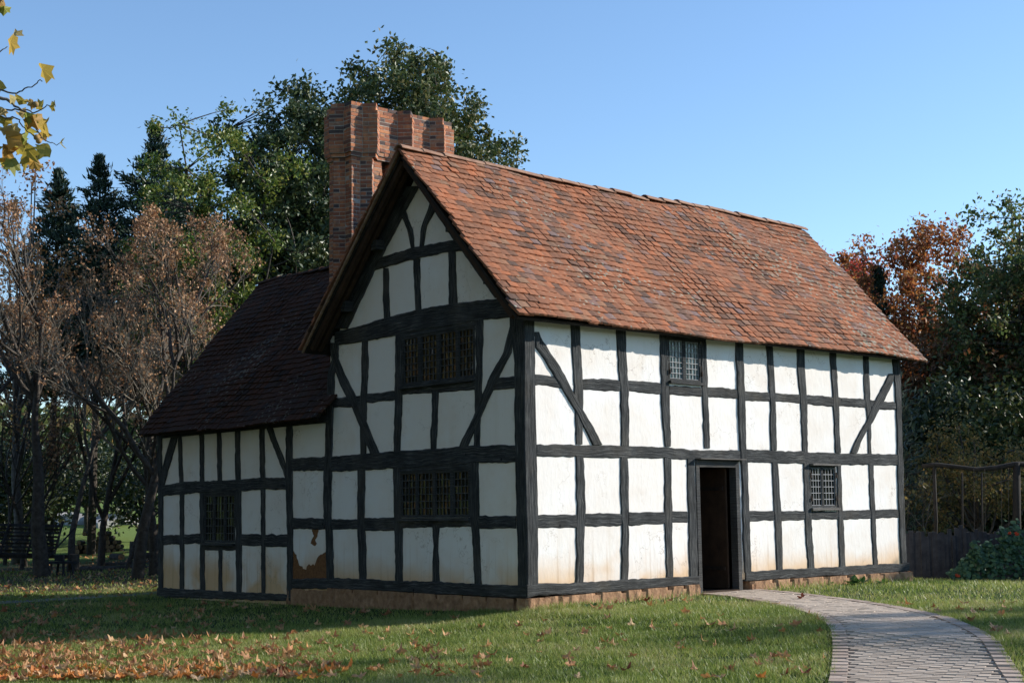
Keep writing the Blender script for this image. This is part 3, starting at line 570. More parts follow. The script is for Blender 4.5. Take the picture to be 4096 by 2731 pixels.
# near corner post with its flared head, seen on both fronts
V = []; U = []; prof = [(.34, .205, .2), (.8, .215, .2), (1.4, .222, .215), (2.2, .215, .205), (3.0, .21, .21), (3.5, .208, .215), (3.72, .207, .235), (3.85, .205, .29), (4.0, .205, .315), (4.25, .205, .32)]
n = 34; zz = np.linspace(.34, 4.25, n); off = 3.3
for k, z in enumerate(zz):
    wx = np.interp(z, [p[0] for p in prof], [p[1] for p in prof]) + rh.normal(0, .004); wy = np.interp(z, [p[0] for p in prof], [p[2] for p in prof]) + rh.normal(0, .004)
    e = -.014 + rh.normal(0, .0015); f = e - .004 + .012 * math.sin(z * 1.9)
    for q, uu in (((f + .014, e), 0), ((wx - .012, e), .2), ((wx, e + .012), .21), ((wx, .06), .26), ((.06, wy), .6), ((f + .012, wy), .65), ((f, wy - .012), .67), ((f, e + .014), .87)):
        V.append((q[0], q[1], z)); U.append((z + off, uu))
F = [(k * 8 + c, k * 8 + (c + 1) % 8, (k + 1) * 8 + (c + 1) % 8, (k + 1) * 8 + c) for k in range(n - 1) for c in range(8)]
arr_mesh('corner_post', np.array(V), [np.array(F), np.array([range(8), [n * 8 - 1 - q for q in range(8)]])], TB, H, np.array(U))

def holes_wall(name, ax, u0, u1, z0, z1, holes, face, thick, mtl=PL, extra=None):
    """wall sheet with rectangular openings; face = depth behind the timber face"""
    us = sorted({u0, u1, *[h[0] for h in holes], *[h[1] for h in holes]}); zs = sorted({z0, z1, *[h[2] for h in holes], *[h[3] for h in holes]})
    us = [u for u in us if u0 <= u <= u1]; zs = [z for z in zs if z0 <= z <= z1]; mb = MB()
    cell = lambda a, b: 0 <= a < len(us) - 1 and 0 <= b < len(zs) - 1 and not any(h[0] <= (us[a] + us[a + 1]) / 2 <= h[1] and h[2] <= (zs[b] + zs[b + 1]) / 2 <= h[3] for h in holes)
    for a in range(len(us) - 1):
        for b in range(len(zs) - 1):
            if not cell(a, b): continue
            A, B_, C, D = us[a], us[a + 1], zs[b], zs[b + 1]
            for d in (-face, -face - thick): mb.add([P3(ax, A, d, C), P3(ax, B_, d, C), P3(ax, B_, d, D), P3(ax, A, d, D)], [(0, 1, 2, 3)])
            for (da, db, e) in ((-1, 0, ((A, C), (A, D))), (1, 0, ((B_, C), (B_, D))), (0, -1, ((A, C), (B_, C))), (0, 1, ((A, D), (B_, D)))):
                if not cell(a + da, b + db):
                    (p, q), (r, s) = e; mb.add([P3(ax, p, -face, q), P3(ax, r, -face, s), P3(ax, r, -face - thick, s), P3(ax, p, -face - thick, q)], [(0, 1, 2, 3)])
    if extra: extra(mb)
    return mb.build(name, mtl, H)
WUP, WLO, DOOR = (3.075, 3.865, 3.43, 4.11), (6.635, 7.405, 1.40, 2.115), (3.66, 4.73, .0, 2.16)
holes_wall('plaster_wall', 'y', .12, 9.5, .25, 4.22, [WUP, WLO, DOOR], .012, .13)
GUP, GLO = (1.115, 2.925, 3.40, 4.18), (1.25, 2.99, 1.32, 2.04)
def tri(mb):
    P = [(.2, 4.4), (4.75, 4.4), (2.465, 6.83)]
    for d in (-.012, -.12): mb.add([P3('x', u, d, z) for u, z in P], [(0, 1, 2)])
holes_wall('gable_plaster_wall', 'x', .12, 4.95, .25, 4.4, [GUP, GLO], .0125, .12, extra=tri)
WW = (8.03, 9.19, .88, 1.78)
holes_wall('wing_plaster_wall', 'x', 4.951, 10.93, -.3, 3.08, [WW], .0135, .12)
mb = MB(); mb.bx(9.40, 9.515, .14, 4.93, -.1, 4.15)
mb.add([(9.515, 0, 4.151), (9.515, 4.93, 4.151), (9.515, 2.465, 6.8), (9.4, 0, 4.151), (9.4, 4.93, 4.151), (9.4, 2.465, 6.8)], [(0, 1, 2), (5, 4, 3), (0, 2, 5, 3), (1, 4, 5, 2)])
mb.build('end_plaster_wall', PL, H)
mb = MB(); mb.bx(5, 9.39, 4.82, 4.93, -.1, 4.15); mb.bx(4.82, 4.93, 4.94, 10.8, -.3, 3.05); mb.bx(.13, 4.81, 10.81, 10.93, -.3, 3.05)
mb.add([(0, 10.93, 3.051), (4.93, 10.93, 3.051), (2.465, 10.93, 6.1), (0, 10.8, 3.051), (4.93, 10.8, 3.051), (2.465, 10.8, 6.1)], [(0, 1, 2), (5, 4, 3), (0, 2, 5, 3), (1, 4, 5, 2)])
mb.build('back_plaster_wall', PL, H)
mb = MB(); mb.bx(.14, 9.39, .15, 4.8, 0, .085); mb.bx(.14, 9.39, .16, 4.8, 2.28, 2.36); mb.bx(.14, 4.8, 4.9, 10.8, -.1, .0)
mb.build('floor', BROWNW, H)
mb = MB(); mb.bx(3.0, 3.08, .2, 4.8, .09, 2.27); mb.bx(6.0, 6.08, .2, 4.8, .09, 2.27); mb.bx(4.9, 4.98, .2, 4.8, 2.37, 4.0); mb.build('partition', BROWNW, H)
# bare clay where the limewash fell off the bay beside the wing
dp = [(6.07, .765), (5.978, .684), (5.93, .60), (5.876, .522), (5.80, .50), (5.727, .458), (5.66, .47), (5.628, .487), (5.589, .555), (5.55, .53), (5.506, .517), (5.45, .53), (5.408, .532), (5.36, .58), (5.337, .641), (5.28, .68), (5.217, .709), (5.13, .74), (5.03, .752), (4.99, .30), (6.09, .28)]
mb = MB(); 
for poly in (dp, [(5.50, 1.16), (5.30, 1.16), (5.32, 1.043), (5.387, .962), (5.358, .895), (5.41, .86), (5.46, .865), (5.53, .90), (5.52, .95), (5.44, 1.015)]):
    pp = [];
    for a_, b_ in zip(poly, poly[1:] + poly[:1]):
        k_ = max(1, int(math.hypot(a_[0] - b_[0], a_[1] - b_[1]) / .035))
        pp += [(a_[0] + (b_[0] - a_[0]) * q_ / k_ + rh.normal(0, .009), a_[1] + (b_[1] - a_[1]) * q_ / k_ + rh.normal(0, .009)) for q_ in range(k_)]
    poly = pp; n = len(poly); mb.add([P3('x', u, -.009, z) for u, z in poly] + [P3('x', u, -.02, z) for u, z in poly], [tuple(range(n)), *[(k, (k + 1) % n, n + (k + 1) % n, n + k) for k in range(n)]])
o = mb.build('bare_clay_patch', DAUB, H); o['label'] = 'brown bare clay patch where the limewash has fallen off'
# sandstone plinth, block by block
mb = MB()
def stones(ax, a, b, zt, proud):
    u = a
    while u < b - .1:
        w = min(rh.uniform(.34, .7), b - u); z1 = zt(u + w / 2); c = P3(ax, u + w / 2, proud - .15 + rh.uniform(-.008, .008), (z1 - .32) / 2 - .0)
        hz = (z1 + .32) / 2; h = (w / 2 - .001, .15, hz) if ax == 'y' else (.15, w / 2 - .001, hz)
        # rounded block
        g = 5; s = np.linspace(-1, 1, g); V = []; F = []
        for zi in s:
            for k in range(16):
                t = 2 * math.pi * (k + .5) / 16; cx, sx = math.cos(t), math.sin(t); m = max(abs(cx), abs(sx)) ** .965
                e = 1 - .025 * abs(zi) ** 4
                V.append((c[0] + h[0] * cx / m * e + rh.normal(0, .007), c[1] + h[1] * sx / m * e + rh.normal(0, .007), c[2] + h[2] * zi + (rh.normal(0, .004) if zi > .9 else 0)))
        for i in range(g - 1):
            for k in range(16): F.append((i * 16 + k, i * 16 + (k + 1) % 16, (i + 1) * 16 + (k + 1) % 16, (i + 1) * 16 + k))
        F.append(tuple(range((g - 1) * 16, g * 16))); mb.add(V, F); u += w
stones('y', -.04, 3.68, lambda u: .175 + .012 * u, .05); stones('y', 4.9, 9.64, lambda u: .215 - .004 * (u - 5), .07)
stones('x', .3, 5.0, lambda u: .165 - .0 * u, .045); stones('x', 5.0, 6.25, lambda u: .12, .02)
mb.bx(.0, 3.66, -.03, .1, -.3, .165); mb.bx(4.92, 9.6, -.045, .1, -.3, .165); mb.bx(-.02, .1, .35, 6.1, -.4, .10)
mb.build('plinth', STONE, H)

def window(ax, u0, u1, z0, z1, lights, cols, rows, glass, fr=.035, hood=False, label=None, fmat=TB, sill=True):
    """frame > glass, lead cames, hood, sill board; lights are (ua, ub) clear openings"""
    mb = MB()
    def bxp(m, ua, ub, da, db, za, zb):
        a = P3(ax, ua, da, za); b = P3(ax, ub, db, zb); m.bx(min(a[0], b[0]), max(a[0], b[0]), min(a[1], b[1]), max(a[1], b[1]), za, zb)
    e = sorted(lights)
    edges = [u0] + [v for l in e for v in l] + [u1]
    for k in range(0, len(edges), 2): bxp(mb, edges[k] , edges[k + 1] , -.09, -.004 - .001 * (k % 4), z0, z1)
    for ua, ub in e: bxp(mb, ua, ub, -.088, -.006, z1 - fr, z1); bxp(mb, ua, ub, -.088, -.006, z0, z0 + fr)
    f = mb.build('window', fmat, H); 
    if label: f['label'] = label
    for ua, ub in e:
        gm = MB(); lm = MB()
        za, zb = z0 + fr, z1 - fr; cw = (ub - ua) / cols; rhh = (zb - za) / rows
        for c in range(cols):
            for r in range(rows):
                t1, t2 = rh.normal(0, .0016, 2)
                gm.add([P3(ax, ua + cw * c, -.035 + t1, za + rhh * r), P3(ax, ua + cw * (c + 1), -.035 - t1, za + rhh * r), P3(ax, ua + cw * (c + 1), -.035 - t1 + t2, za + rhh * (r + 1)), P3(ax, ua + cw * c, -.035 + t1 + t2, za + rhh * (r + 1))], [(0, 1, 2, 3)])
        for c in range(cols + 1): u = ua + cw * c; w = .0045 if 0 < c < cols else .008; bxp(lm, max(u - w, ua), min(u + w, ub), -.03, -.018, za, zb)
        for r in range(rows + 1): z = za + rhh * r; w = .0055 if 0 < r < rows else .008; bxp(lm, ua + .001, ub - .001, -.031, -.016, max(z - w, za), min(z + w, zb))
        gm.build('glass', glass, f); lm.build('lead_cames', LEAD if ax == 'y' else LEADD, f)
    if hood:
        hm = MB(); bxp(hm, u0 - .0, u1 + .03, -.02, .085, z1 + .012, z1 + .045); hm.build('hood', TB2, f)
    if sill:
        sm = MB(); bxp(sm, u0 - .0, u1 + .03, -.03, .05, z0 - .052, z0 - .004); sm.build('sill', TB2 if hood else TB, f)
    return f
TB2 = m_timber('grey_oak', (.06, .055, .05), (.15, .14, .13), (.25, .235, .22), .2)
f = window('y', 3.075, 3.865, 3.43, 4.11, [(3.115, 3.425), (3.50, 3.815)], 4, 7, GLASSP, label='upper front casement with pale panes under the eaves')
hm = MB()
for u in (3.085, 3.85): hm.bar(P3('y', u, .012, 3.52), P3('y', u, .012, 3.70), .012); hm.bar(P3('y', u, .02, 3.53), P3('y', u, .02, 3.60), .03, .02)
hm.build('hinge', IRON, f)
f = window('y', 6.635, 7.405, 1.40, 2.115, [(6.675, 6.975), (7.03, 7.365)], 4, 6, GLASS, hood=True, label='small lower front casement with two leaded lights and a hood', fmat=TB)
hm = MB()
for u in (6.652, 7.39):
    for z in (1.52, 1.92): hm.bar(P3('y', u, .014, z), P3('y', u, .014, z + .09), .014); hm.box(P3('y', u, .02, z + .02), (.016, .01, .03))
hm.build('hinge', IRON, f)
window('x', 1.115, 2.925, 3.40, 4.18, [(1.16, 1.5), (1.575, 1.96), (2.045, 2.43), (2.52, 2.88)], 4, 7, GLASS, label='upper gable window of four leaded lights')
window('x', 1.25, 2.99, 1.32, 2.04, [(1.30, 1.645), (1.735, 2.09), (2.165, 2.54), (2.595, 2.95)], 4, 6, GLASS, label='lower gable window of four leaded lights')
window('x', 8.03, 9.19, .88, 1.78, [(8.08, 8.385), (8.455, 8.785), (8.855, 9.14)], 3, 6, GLASS, label='three light leaded window in the wing')
for a, b, c, d in ((1.09, 2.95, 4.175, 4.245), (1.22, 3.02, 2.035, 2.115), (8.0, 9.22, 1.775, 1.86)):
    mb = MB(); mb.bx(-.003, .1, a, b, c, d); mb.build('window_head', TB, H)
mb = MB(); mb.bx(3.66, 4.75, -.003, .1, 2.172, 2.26); mb.build('door_head', TB, H)
mb = MB(); mb.bx(6.6, 7.43, -.003, .1, 2.112, 2.2); mb.build('window_head', TB, H)
mb = MB(); mb.bx(3.06, 3.88, -.003, .1, 4.10, 4.2); mb.build('window_head', TB, H)
# door frame, open door leaf, hood
mb = MB(); mb.bx(3.655, 3.735, -.012, .13, .03, 2.17); mb.bx(4.635, 4.725, -.012, .13, .03, 2.17); mb.bx(3.736, 4.634, -.014, .12, 2.068, 2.172)
df = mb.build('door_frame', TB2 if False else m_timber('grey_black_oak', (.03, .031, .032), (.075, .077, .078), (.14, .135, .125), .5), H)
mb = MB(); mb.bx(3.66, 4.80, -.115, .01, 2.190, 2.208); mb.build('door_hood', TB2, H)
mb = MB(); mb.bx(3.736, 4.634, -.02, .14, .02, .095); mb.build('threshold', BROWNW, H)
mb = MB()
for k in range(5): y0 = .16 + k * .18; mb.bx(4.56 - .004 * (k % 2), 4.6, y0, y0 + .176, .11, 2.05)
dl = mb.build('door', BROWNW, H); dl['label'] = 'brown plank door standing open inwards'
mb = MB(); mb.bx(4.53, 4.554, .2, 1.0, .4, .46); mb.bx(4.53, 4.554, .2, 1.0, 1.7, 1.76); mb.build('door_strap', IRON, dl)
mb = MB(); mb.bar((4.535, .95, 1.0), (4.535, .95, 1.14), .02); mb.build('handle', IRON, dl)

# ---- roofs
def slope(O, U, S, Lu, Ls, keep=None, seed=1, gauge=.142, tw=.178, name='roof', sagk=1.5, mtl=None):
    O = np.array(O, float); U = np.array(U, float); S = np.array(S, float); S /= np.linalg.norm(S); N = np.cross(U, S); N /= np.linalg.norm(N)
    if N[2] < 0: N = -N
    g = np.random.default_rng(seed); mb = MB(); rows = int(round(Ls / gauge)); gauge = Ls / rows
    sag = lambda u, s: sagk * (.022 * math.sin(u * .9 + 1) + .012 * math.sin(u * 2.3 + s) + .008 * math.sin(s * 3.1 + u * .7))
    for r in range(-1, rows):
        u = -g.uniform(0, .05) - (r % 2) * tw * .5; first = True
        slipr = g.normal(0, .004)
        while u < Lu:
            w = tw * g.uniform(.9, 1.12)
            a, b = max(u, -.02 + g.uniform(-.015, .015)), min(u + w, Lu + g.uniform(-.02, .02))
            u += w
            if b - a < .05: continue
            ln = .26; s0 = max(r, 0) * gauge + slipr + g.normal(0, .007) - (0 if r >= 0 else -.02)
            if g.random() < .045: s0 -= g.uniform(.015, .05)
            if r == rows - 1: ln = .17
            c = O + U * (a + b) / 2 + S * (s0 + ln / 2)
            if keep and not keep(c): continue
            th = math.radians(6.8) + g.normal(0, .012); lift = .042 + (0 if r >= 0 else -.016) + abs(g.normal(0, .0035)) + sag((a + b) / 2, s0)
            Sd = S * math.cos(th) - N * math.sin(th); Nd = N * math.cos(th) + S * math.sin(th); ro = g.normal(0, .022)
            Ud = U * math.cos(ro) + Sd * math.sin(ro); Sd = Sd * math.cos(ro) - U * math.sin(ro); tl = g.normal(0, .03); Ud2 = Ud + Nd * tl
            # cambered tile: two halves meet on a low arris, lower corners a little worn
            hw = (b - a) / 2 - .0025; hl = ln / 2; t = .0145; cam_ = .005
            loc = [(-hw, -hl + g.uniform(0, .008), 0), (0, -hl - g.uniform(0, .005), cam_), (hw, -hl + g.uniform(0, .008), 0), (-hw, hl, 0), (0, hl, cam_), (hw, hl, 0)]
            V = [c + N * lift + Ud2 * x + Sd * y + Nd * (z + s_ * t) for s_ in (1, -1) for x, y, z in loc]
            mb.add(V, [(0, 1, 4, 3), (1, 2, 5, 4), (9, 10, 7, 6), (10, 11, 8, 7), (0, 6, 7, 1), (1, 7, 8, 2), (0, 3, 9, 6), (2, 8, 11, 5)])
    return mb.build(name, mtl or TILE, H), N
ZR, ZE, YE = 7.05, 4.10, .30
tanm = (ZR - ZE) / (2.465 + YE)
Lm = math.hypot(2.465 + YE, ZR - ZE)
r1, N1 = slope((-.40, -YE, ZE), (1, 0, 0), (0, 2.465 + YE, ZR - ZE), 10.42, Lm, seed=3)
r1['label'] = 'sunlit red clay tile slope of the main roof'
r2, N2 = slope((-.40, 4.93 + YE, ZE), (1, 0, 0), (0, -2.465 - YE, ZR - ZE), 10.42, Lm, seed=4)
def ridge(P, Q, Lt, r, parent, mtl=TILE, seed=1):
    P = np.array(P, float); Q = np.array(Q, float); L = np.linalg.norm(Q - P); D = (Q - P) / L; n = int(L / Lt); mb = MB(); g = np.random.default_rng(seed)
    A = np.cross(D, (0, 0, 1.))
    for k in range(n):
        a = P + D * (k * L / n - .01); b = P + D * ((k + 1) * L / n + .025); V = []
        h0 = g.normal(0, .008); h1 = h0 + g.normal(0, .006) ; sag = .02 * math.sin(k * Lt * .9 + 1)
        for pt, hh, rr in ((a, h0 + .012, r * 1.04), (b, h1, r)):
            for s_ in (1, .86):
                for t in np.linspace(-1.15, 1.15, 7): V.append(pt + A * math.sin(t) * rr * s_ + np.array([0, 0, math.cos(t) * rr * s_ - r * .45 + hh + sag]))
        F = [(k2, k2 + 1, 14 + k2 + 1, 14 + k2) for k2 in range(6)] + [(7 + k2 + 1, 7 + k2, 21 + k2, 21 + k2 + 1) for k2 in range(6)] + [(k2 + 1, k2, 7 + k2, 7 + k2 + 1) for k2 in range(6)] + [(14 + k2, 14 + k2 + 1, 21 + k2 + 1, 21 + k2) for k2 in range(6)]
        F += [(0, 14, 21, 7), (6, 13, 27, 20)]
        mb.add(V, F)
    return mb.build('ridge_tiles', mtl, parent)
ridge((-.40, 2.465, ZR + .03), (10.02, 2.465, ZR + .03), .42, .13, r1, mtl=m_plain('ridge_tile', (.24, .13, .085), (.40, .24, .16), 5))
def slab(P4, th, name, mtl, parent):
    P = np.array(P4, float); N = np.cross(P[1] - P[0], P[2] - P[0]); N /= np.linalg.norm(N)
    if N[2] < 0: N = -N
    n = len(P); V = np.concatenate([P - N * .002, P - N * th]); mb = MB()
    mb.add(V, [tuple(range(n)), tuple(range(n, 2 * n))[::-1], *[(k, n + k, n + (k + 1) % n, (k + 1) % n) for k in range(n)]]); return mb.build(name, mtl, parent)
slab([(-.36, -YE + .03, ZE + .03 * tanm), (9.97, -YE + .03, ZE + .03 * tanm), (9.97, 2.463, ZR - .01), (-.36, 2.463, ZR - .01)], .045, 'roof_boards', DARK, r1)
slab([(-.36, 4.93 + YE - .03, ZE + .03 * tanm), (9.97, 4.93 + YE - .03, ZE + .03 * tanm), (9.97, 2.467, ZR - .01), (-.36, 2.467, ZR - .01)], .045, 'roof_boards', DARK, r2)
# rafters and purlin ends under the verge, lit tile bedding along the edge
mb = MB()
for x in (-.29, -.16):
    mb.bar((x, -.12, ZE + .18 * tanm - .12), (x, 2.44, ZR - .13), .075, .11); mb.bar((x, 5.05, ZE + .18 * tanm - .12), (x, 2.49, ZR - .13), .075, .11)
mb.build('verge_rafter', BROWNW, r1)
for yy, zz_ in ((.62, 4.83), (4.31, 4.83), (1.5, 5.74), (3.43, 5.74)): mb = MB(); mb.box((-.05, yy, zz_), (.13, .07, .08), None, .006, rh); mb.build('purlin_end', TB, r1)
mb = MB(); g = np.random.default_rng(3)
for k in range(26):
    t0, t1 = k / 26, (k + 1) / 26; p = np.array([-.385, 5.21 + (2.49 - 5.21) * t0, ZE + .015 + (ZR - ZE) * t0]); q = np.array([-.385, 5.21 + (2.49 - 5.21) * t1, ZE + .015 + (ZR - ZE) * t1])
    mb.bar(p, q, .03 + g.uniform(0, .01), .03 + g.uniform(0, .012))
mb.build('verge_bedding', m_plain('verge_bedding', (.16, .10, .06), (.34, .22, .14), 12), r2)
# wing roof, ridge running back from the main block
ZW, XE, XR = 2.95, -.30, 2.47; ZWR = 6.30; Lw = math.hypot(XR - XE, ZWR - ZW)
mainback = lambda y: ZR - tanm * abs(y - 2.465)
def keepw(c): return (c[1] > 4.78 + .09 * math.sin(c[2] * 9)) if c[0] < .03 else (c[1] > 4.98 or c[2] > mainback(c[1]) - .05)
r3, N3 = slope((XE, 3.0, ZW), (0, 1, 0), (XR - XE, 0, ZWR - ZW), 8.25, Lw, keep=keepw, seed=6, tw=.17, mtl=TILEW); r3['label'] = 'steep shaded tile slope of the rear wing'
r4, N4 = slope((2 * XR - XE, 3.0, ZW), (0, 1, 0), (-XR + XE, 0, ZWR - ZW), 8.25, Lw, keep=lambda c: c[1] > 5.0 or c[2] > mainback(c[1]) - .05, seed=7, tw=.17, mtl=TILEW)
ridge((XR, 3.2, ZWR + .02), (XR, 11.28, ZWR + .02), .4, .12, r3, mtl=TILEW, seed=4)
zx = lambda x: ZW + (ZWR - ZW) * (x - XE) / (XR - XE)
slab([(XE + .03, 4.96, zx(XE + .03)), (XE + .03, 11.2, zx(XE + .03)), (XR - .002, 11.2, ZWR - .01), (XR - .002, 3.3, ZWR - .01), (.75, 5.0, zx(.75))], .04, 'roof_boards', DARK, r3)
slab([(2 * XR - XE - .03, 5.0, zx(XE + .03)), (2 * XR - XE - .03, 11.2, zx(XE + .03)), (XR + .002, 11.2, ZWR - .01), (XR + .002, 3.3, ZWR - .01)], .04, 'roof_boards', DARK, r4)
mb = MB(); mb.bx(-.02, .12, 4.97, 10.95, 2.93, 3.08); mb.build('wall_plate', TB, H)
mb = MB(); mb.bx(.22, 9.5, -.004, .14, 4.165, 4.30); mb.build('wall_plate', TB, H)
# ---- chimney: ribbed brick stack
def offs(P, o):
    P = np.array(P, float); n = len(P); R = []
    for i in range(n):
        a, b, c = P[i - 1], P[i], P[(i + 1) % n]; e1 = (b - a) / np.linalg.norm(b - a); e2 = (c - b) / np.linalg.norm(c - b)
        n1 = np.array([e1[1], -e1[0]]); n2 = np.array([e2[1], -e2[0]]); m = n1 + n2; m /= np.linalg.norm(m); R.append(b + m * o / max(.35, m @ n1))
    return np.array(R)
def plan(x0, x1, y0, y1, ribs, side=None):
    P = [(x0, y0)]
    for c, w in ribs: P += [(c - w, y0), (c, y0 - w), (c + w, y0)]
    P += [(x1, y0), (x1, y1), (x0, y1)]
    if side: c, w = side; P += [(x0, c + w), (x0 - w, c), (x0, c - w)]
    return P
cb = MB(); cm = MB(); g = np.random.default_rng(9); CH = .0705
def courses(P, z0, n, o=0.0):
    Q = offs(P, o); core = offs(P, o - .005); k0 = len(core)
    z1 = z0 + n * CH
    cm.add([(x, y, z0 - .004) for x, y in core] + [(x, y, z1 - .006) for x, y in core], [(k, (k + 1) % k0, k0 + (k + 1) % k0, k0 + k) for k in range(k0)] + [tuple(range(k0, 2 * k0))])
    for c in range(n):
        z = z0 + c * CH
        for i in range(len(Q)):
            a, b = Q[i], Q[(i + 1) % len(Q)]; L = np.linalg.norm(b - a); e = (b - a) / L; nn = np.array([e[1], -e[0]])
            seq = []; t = 0; short = (c + i) % 2
            while t < L - .02:
                l = (.112 if (short and (t == 0 or g.random() < .4)) else .218) * g.uniform(.96, 1.04); l = min(l, L - t)
                if L - t - l < .06: l = L - t
                seq.append((t, l)); t += l
            for t, l in seq:
                p = a + e * (t + l / 2) - nn * (.045 + g.normal(0, .0025)); 
                cb.box((p[0], p[1], z + CH / 2 + g.normal(0, .0012)), (l / 2 - .005, .045, CH / 2 - .0065 + g.normal(0, .0008)), [[e[0], e[1], 0], [nn[0], nn[1], 0], [0, 0, 1]], .0012, g)
crown = plan(.60, 2.95, 5.20, 6.02, [(1.04, .185), (1.82, .185), (2.57, .185)], (5.60, .185))
shA = plan(.66, 1.33, 5.26, 5.96, [(1.0, .155)], (5.61, .155)); shB = plan(1.50, 2.15, 5.26, 5.96, [(1.82, .15)]); shC = plan(2.28, 2.90, 5.26, 5.96, [(2.57, .15)])
base = [(.66, 5.26), (2.9, 5.26), (2.9, 5.96), (.66, 5.96)]
courses(shA, 4.2, 50); courses(shB, 5.3, 34); courses(shC, 5.3, 34)
zc = 4.2 + 50 * CH
courses(crown, zc, 1, -.025); courses(crown, zc + CH, 1, .0); courses(crown, zc + 2 * CH, 10, .012); courses(crown, zc + 12 * CH, 2, -.02)
ch = cb.build('chimney', BRICK, H); ch['label'] = 'tall ribbed red brick chimney stack with a corbelled crown'; cm.build('mortar', MORTAR, ch)
mb = MB(); mb.bx(1.0, 2.7, 5.35, 5.85, zc + 14 * CH - .02, zc + 14 * CH + .01); mb.build('flue', DARK, ch)

# ------------------------------------------------------------------ trees
def rnd_dirs(g, n):
    v = g.normal(size=(n, 3)); return v / np.linalg.norm(v, axis=1)[:, None]
def leaf_quads(g, C, sz, up=.25, asp=.55, outw=None):
    """one pointed leaf per centre"""
    n = len(C); a = rnd_dirs(g, n); 
    if outw is not None: a = a + outw; a /= np.linalg.norm(a, axis=1)[:, None]
    b = rnd_dirs(g, n); b = np.cross(a, b); b /= np.linalg.norm(b, axis=1)[:, None] + 1e-9
    L = (sz * g.uniform(.65, 1.25, n))[:, None]; w = L * asp / 2
    nrm = np.cross(a, b)
    V = np.empty((n, 4, 3)); V[:, 0] = C - a * L / 2; V[:, 1] = C + b * w + nrm * w * .25; V[:, 2] = C + a * L / 2; V[:, 3] = C - b * w + nrm * w * .25
    return V.reshape(-1, 3)
def crown_tree(name, label, base, h, rx, zb, ncl, nlf, lsz, lmat, bmat=None, tr=.25, seed=1, rz=None, cl=.75, lob=.35, group=None, limbs=10, top=1.0, lean=(0, 0), cat='tree', cover=None):
    """trunk and limbs in one mesh, leaf clumps spread through an uneven crown"""
    g = np.random.default_rng(seed); base = np.array(base, float); root = empty(name, base, label=label, cat=cat, group=group)
    zc = (zb + h) / 2; rzz = rz or (h - zb) / 2
    lobes = rnd_dirs(g, 14); amp = g.uniform(.3, 1, 14)
    def rad(d): return 1 - lob + lob * np.max(np.maximum(d @ lobes.T, 0) ** 6 * amp, axis=1) * 1.35
    d = rnd_dirs(g, ncl); rr = g.random(ncl) ** .5; q = rad(d) * rr
    taper = 1 - .35 * np.clip(d[:, 2], 0, 1) ** 2
    C = np.stack([d[:, 0] * q * rx * taper, d[:, 1] * q * rx * taper, zc + d[:, 2] * q * rzz * top], 1)
    kz = (h - cl * .45 - zc) / np.quantile(C[:, 2] - zc, .992); C[:, 2] = zc + (C[:, 2] - zc) * kz
    C[:, :2] *= (rx - cl * .4) / np.quantile(np.hypot(C[:, 0], C[:, 1]), .97)
    C[:, 0] += lean[0] * C[:, 2] / h; C[:, 1] += lean[1] * C[:, 2] / h
    mb = MB(); tt = np.linspace(0, 1, 9); ht = h * .86
    wob = g.normal(0, .012 * h, (9, 2)); wob[0] = 0; wob = np.cumsum(wob * .4, axis=0)
    TP = np.stack([lean[0] * tt * .86 + wob[:, 0], lean[1] * tt * .86 + wob[:, 1], tt * ht - .15], 1); TR = tr * (1 - tt) ** .75 + .015; TR[0] *= 1.35
    mb.tube(TP, TR, 9)
    # limbs towards random clumps, twigs from the limbs to every clump
    Lp = []
    pick = g.permutation(ncl)[:limbs * 2]
    for k in pick:
        e = C[k]; z0 = max(zb * .55, e[2] * g.uniform(.35, .7) - .3); s = np.array([np.interp(z0, TP[:, 2], TP[:, j]) for j in (0, 1)] + [z0])
        m = (s + e) / 2 + np.array([0, 0, -.08 * np.linalg.norm(e - s)]) + g.normal(0, .15, 3)
        t = np.linspace(0, 1, 7)[:, None]; P = (1 - t) ** 2 * s + 2 * t * (1 - t) * m + t * t * e
        r0 = np.interp(z0, TP[:, 2], TR) * .55; mb.tube(P, np.linspace(r0, .02, 7), 5, False); Lp.append(P[2:])
    Lp = np.concatenate(Lp)
    for k in range(ncl):
        e = C[k]; j = np.argmin(np.linalg.norm(Lp - e, axis=1) + .3 * np.maximum(Lp[:, 2] - e[2], 0)); s = Lp[j]
        if np.linalg.norm(s - e) < .15: continue
        m = (s + e) / 2 + g.normal(0, .12, 3); t = np.linspace(0, 1, 4)[:, None]; mb.tube((1 - t) ** 2 * s + 2 * t * (1 - t) * m + t * t * e, np.linspace(.03, .009, 4), 3, False)
    mb.build('trunk', bmat or BARK, root, smooth=True)
    n = ncl * nlf; ci = np.repeat(np.arange(ncl), nlf); cs = g.uniform(.55, 1.2, ncl) * cl
    off = g.normal(0, .5, (n, 3)) * cs[ci][:, None] * np.array([1, 1, .95]); P = C[ci] + off
    out = off / (np.linalg.norm(off, axis=1)[:, None] + 1e-6) * .7
    V = leaf_quads(g, P, lsz, outw=out); arr_mesh('crown', V, np.arange(len(V)).reshape(-1, 4), lmat, root)
    return root
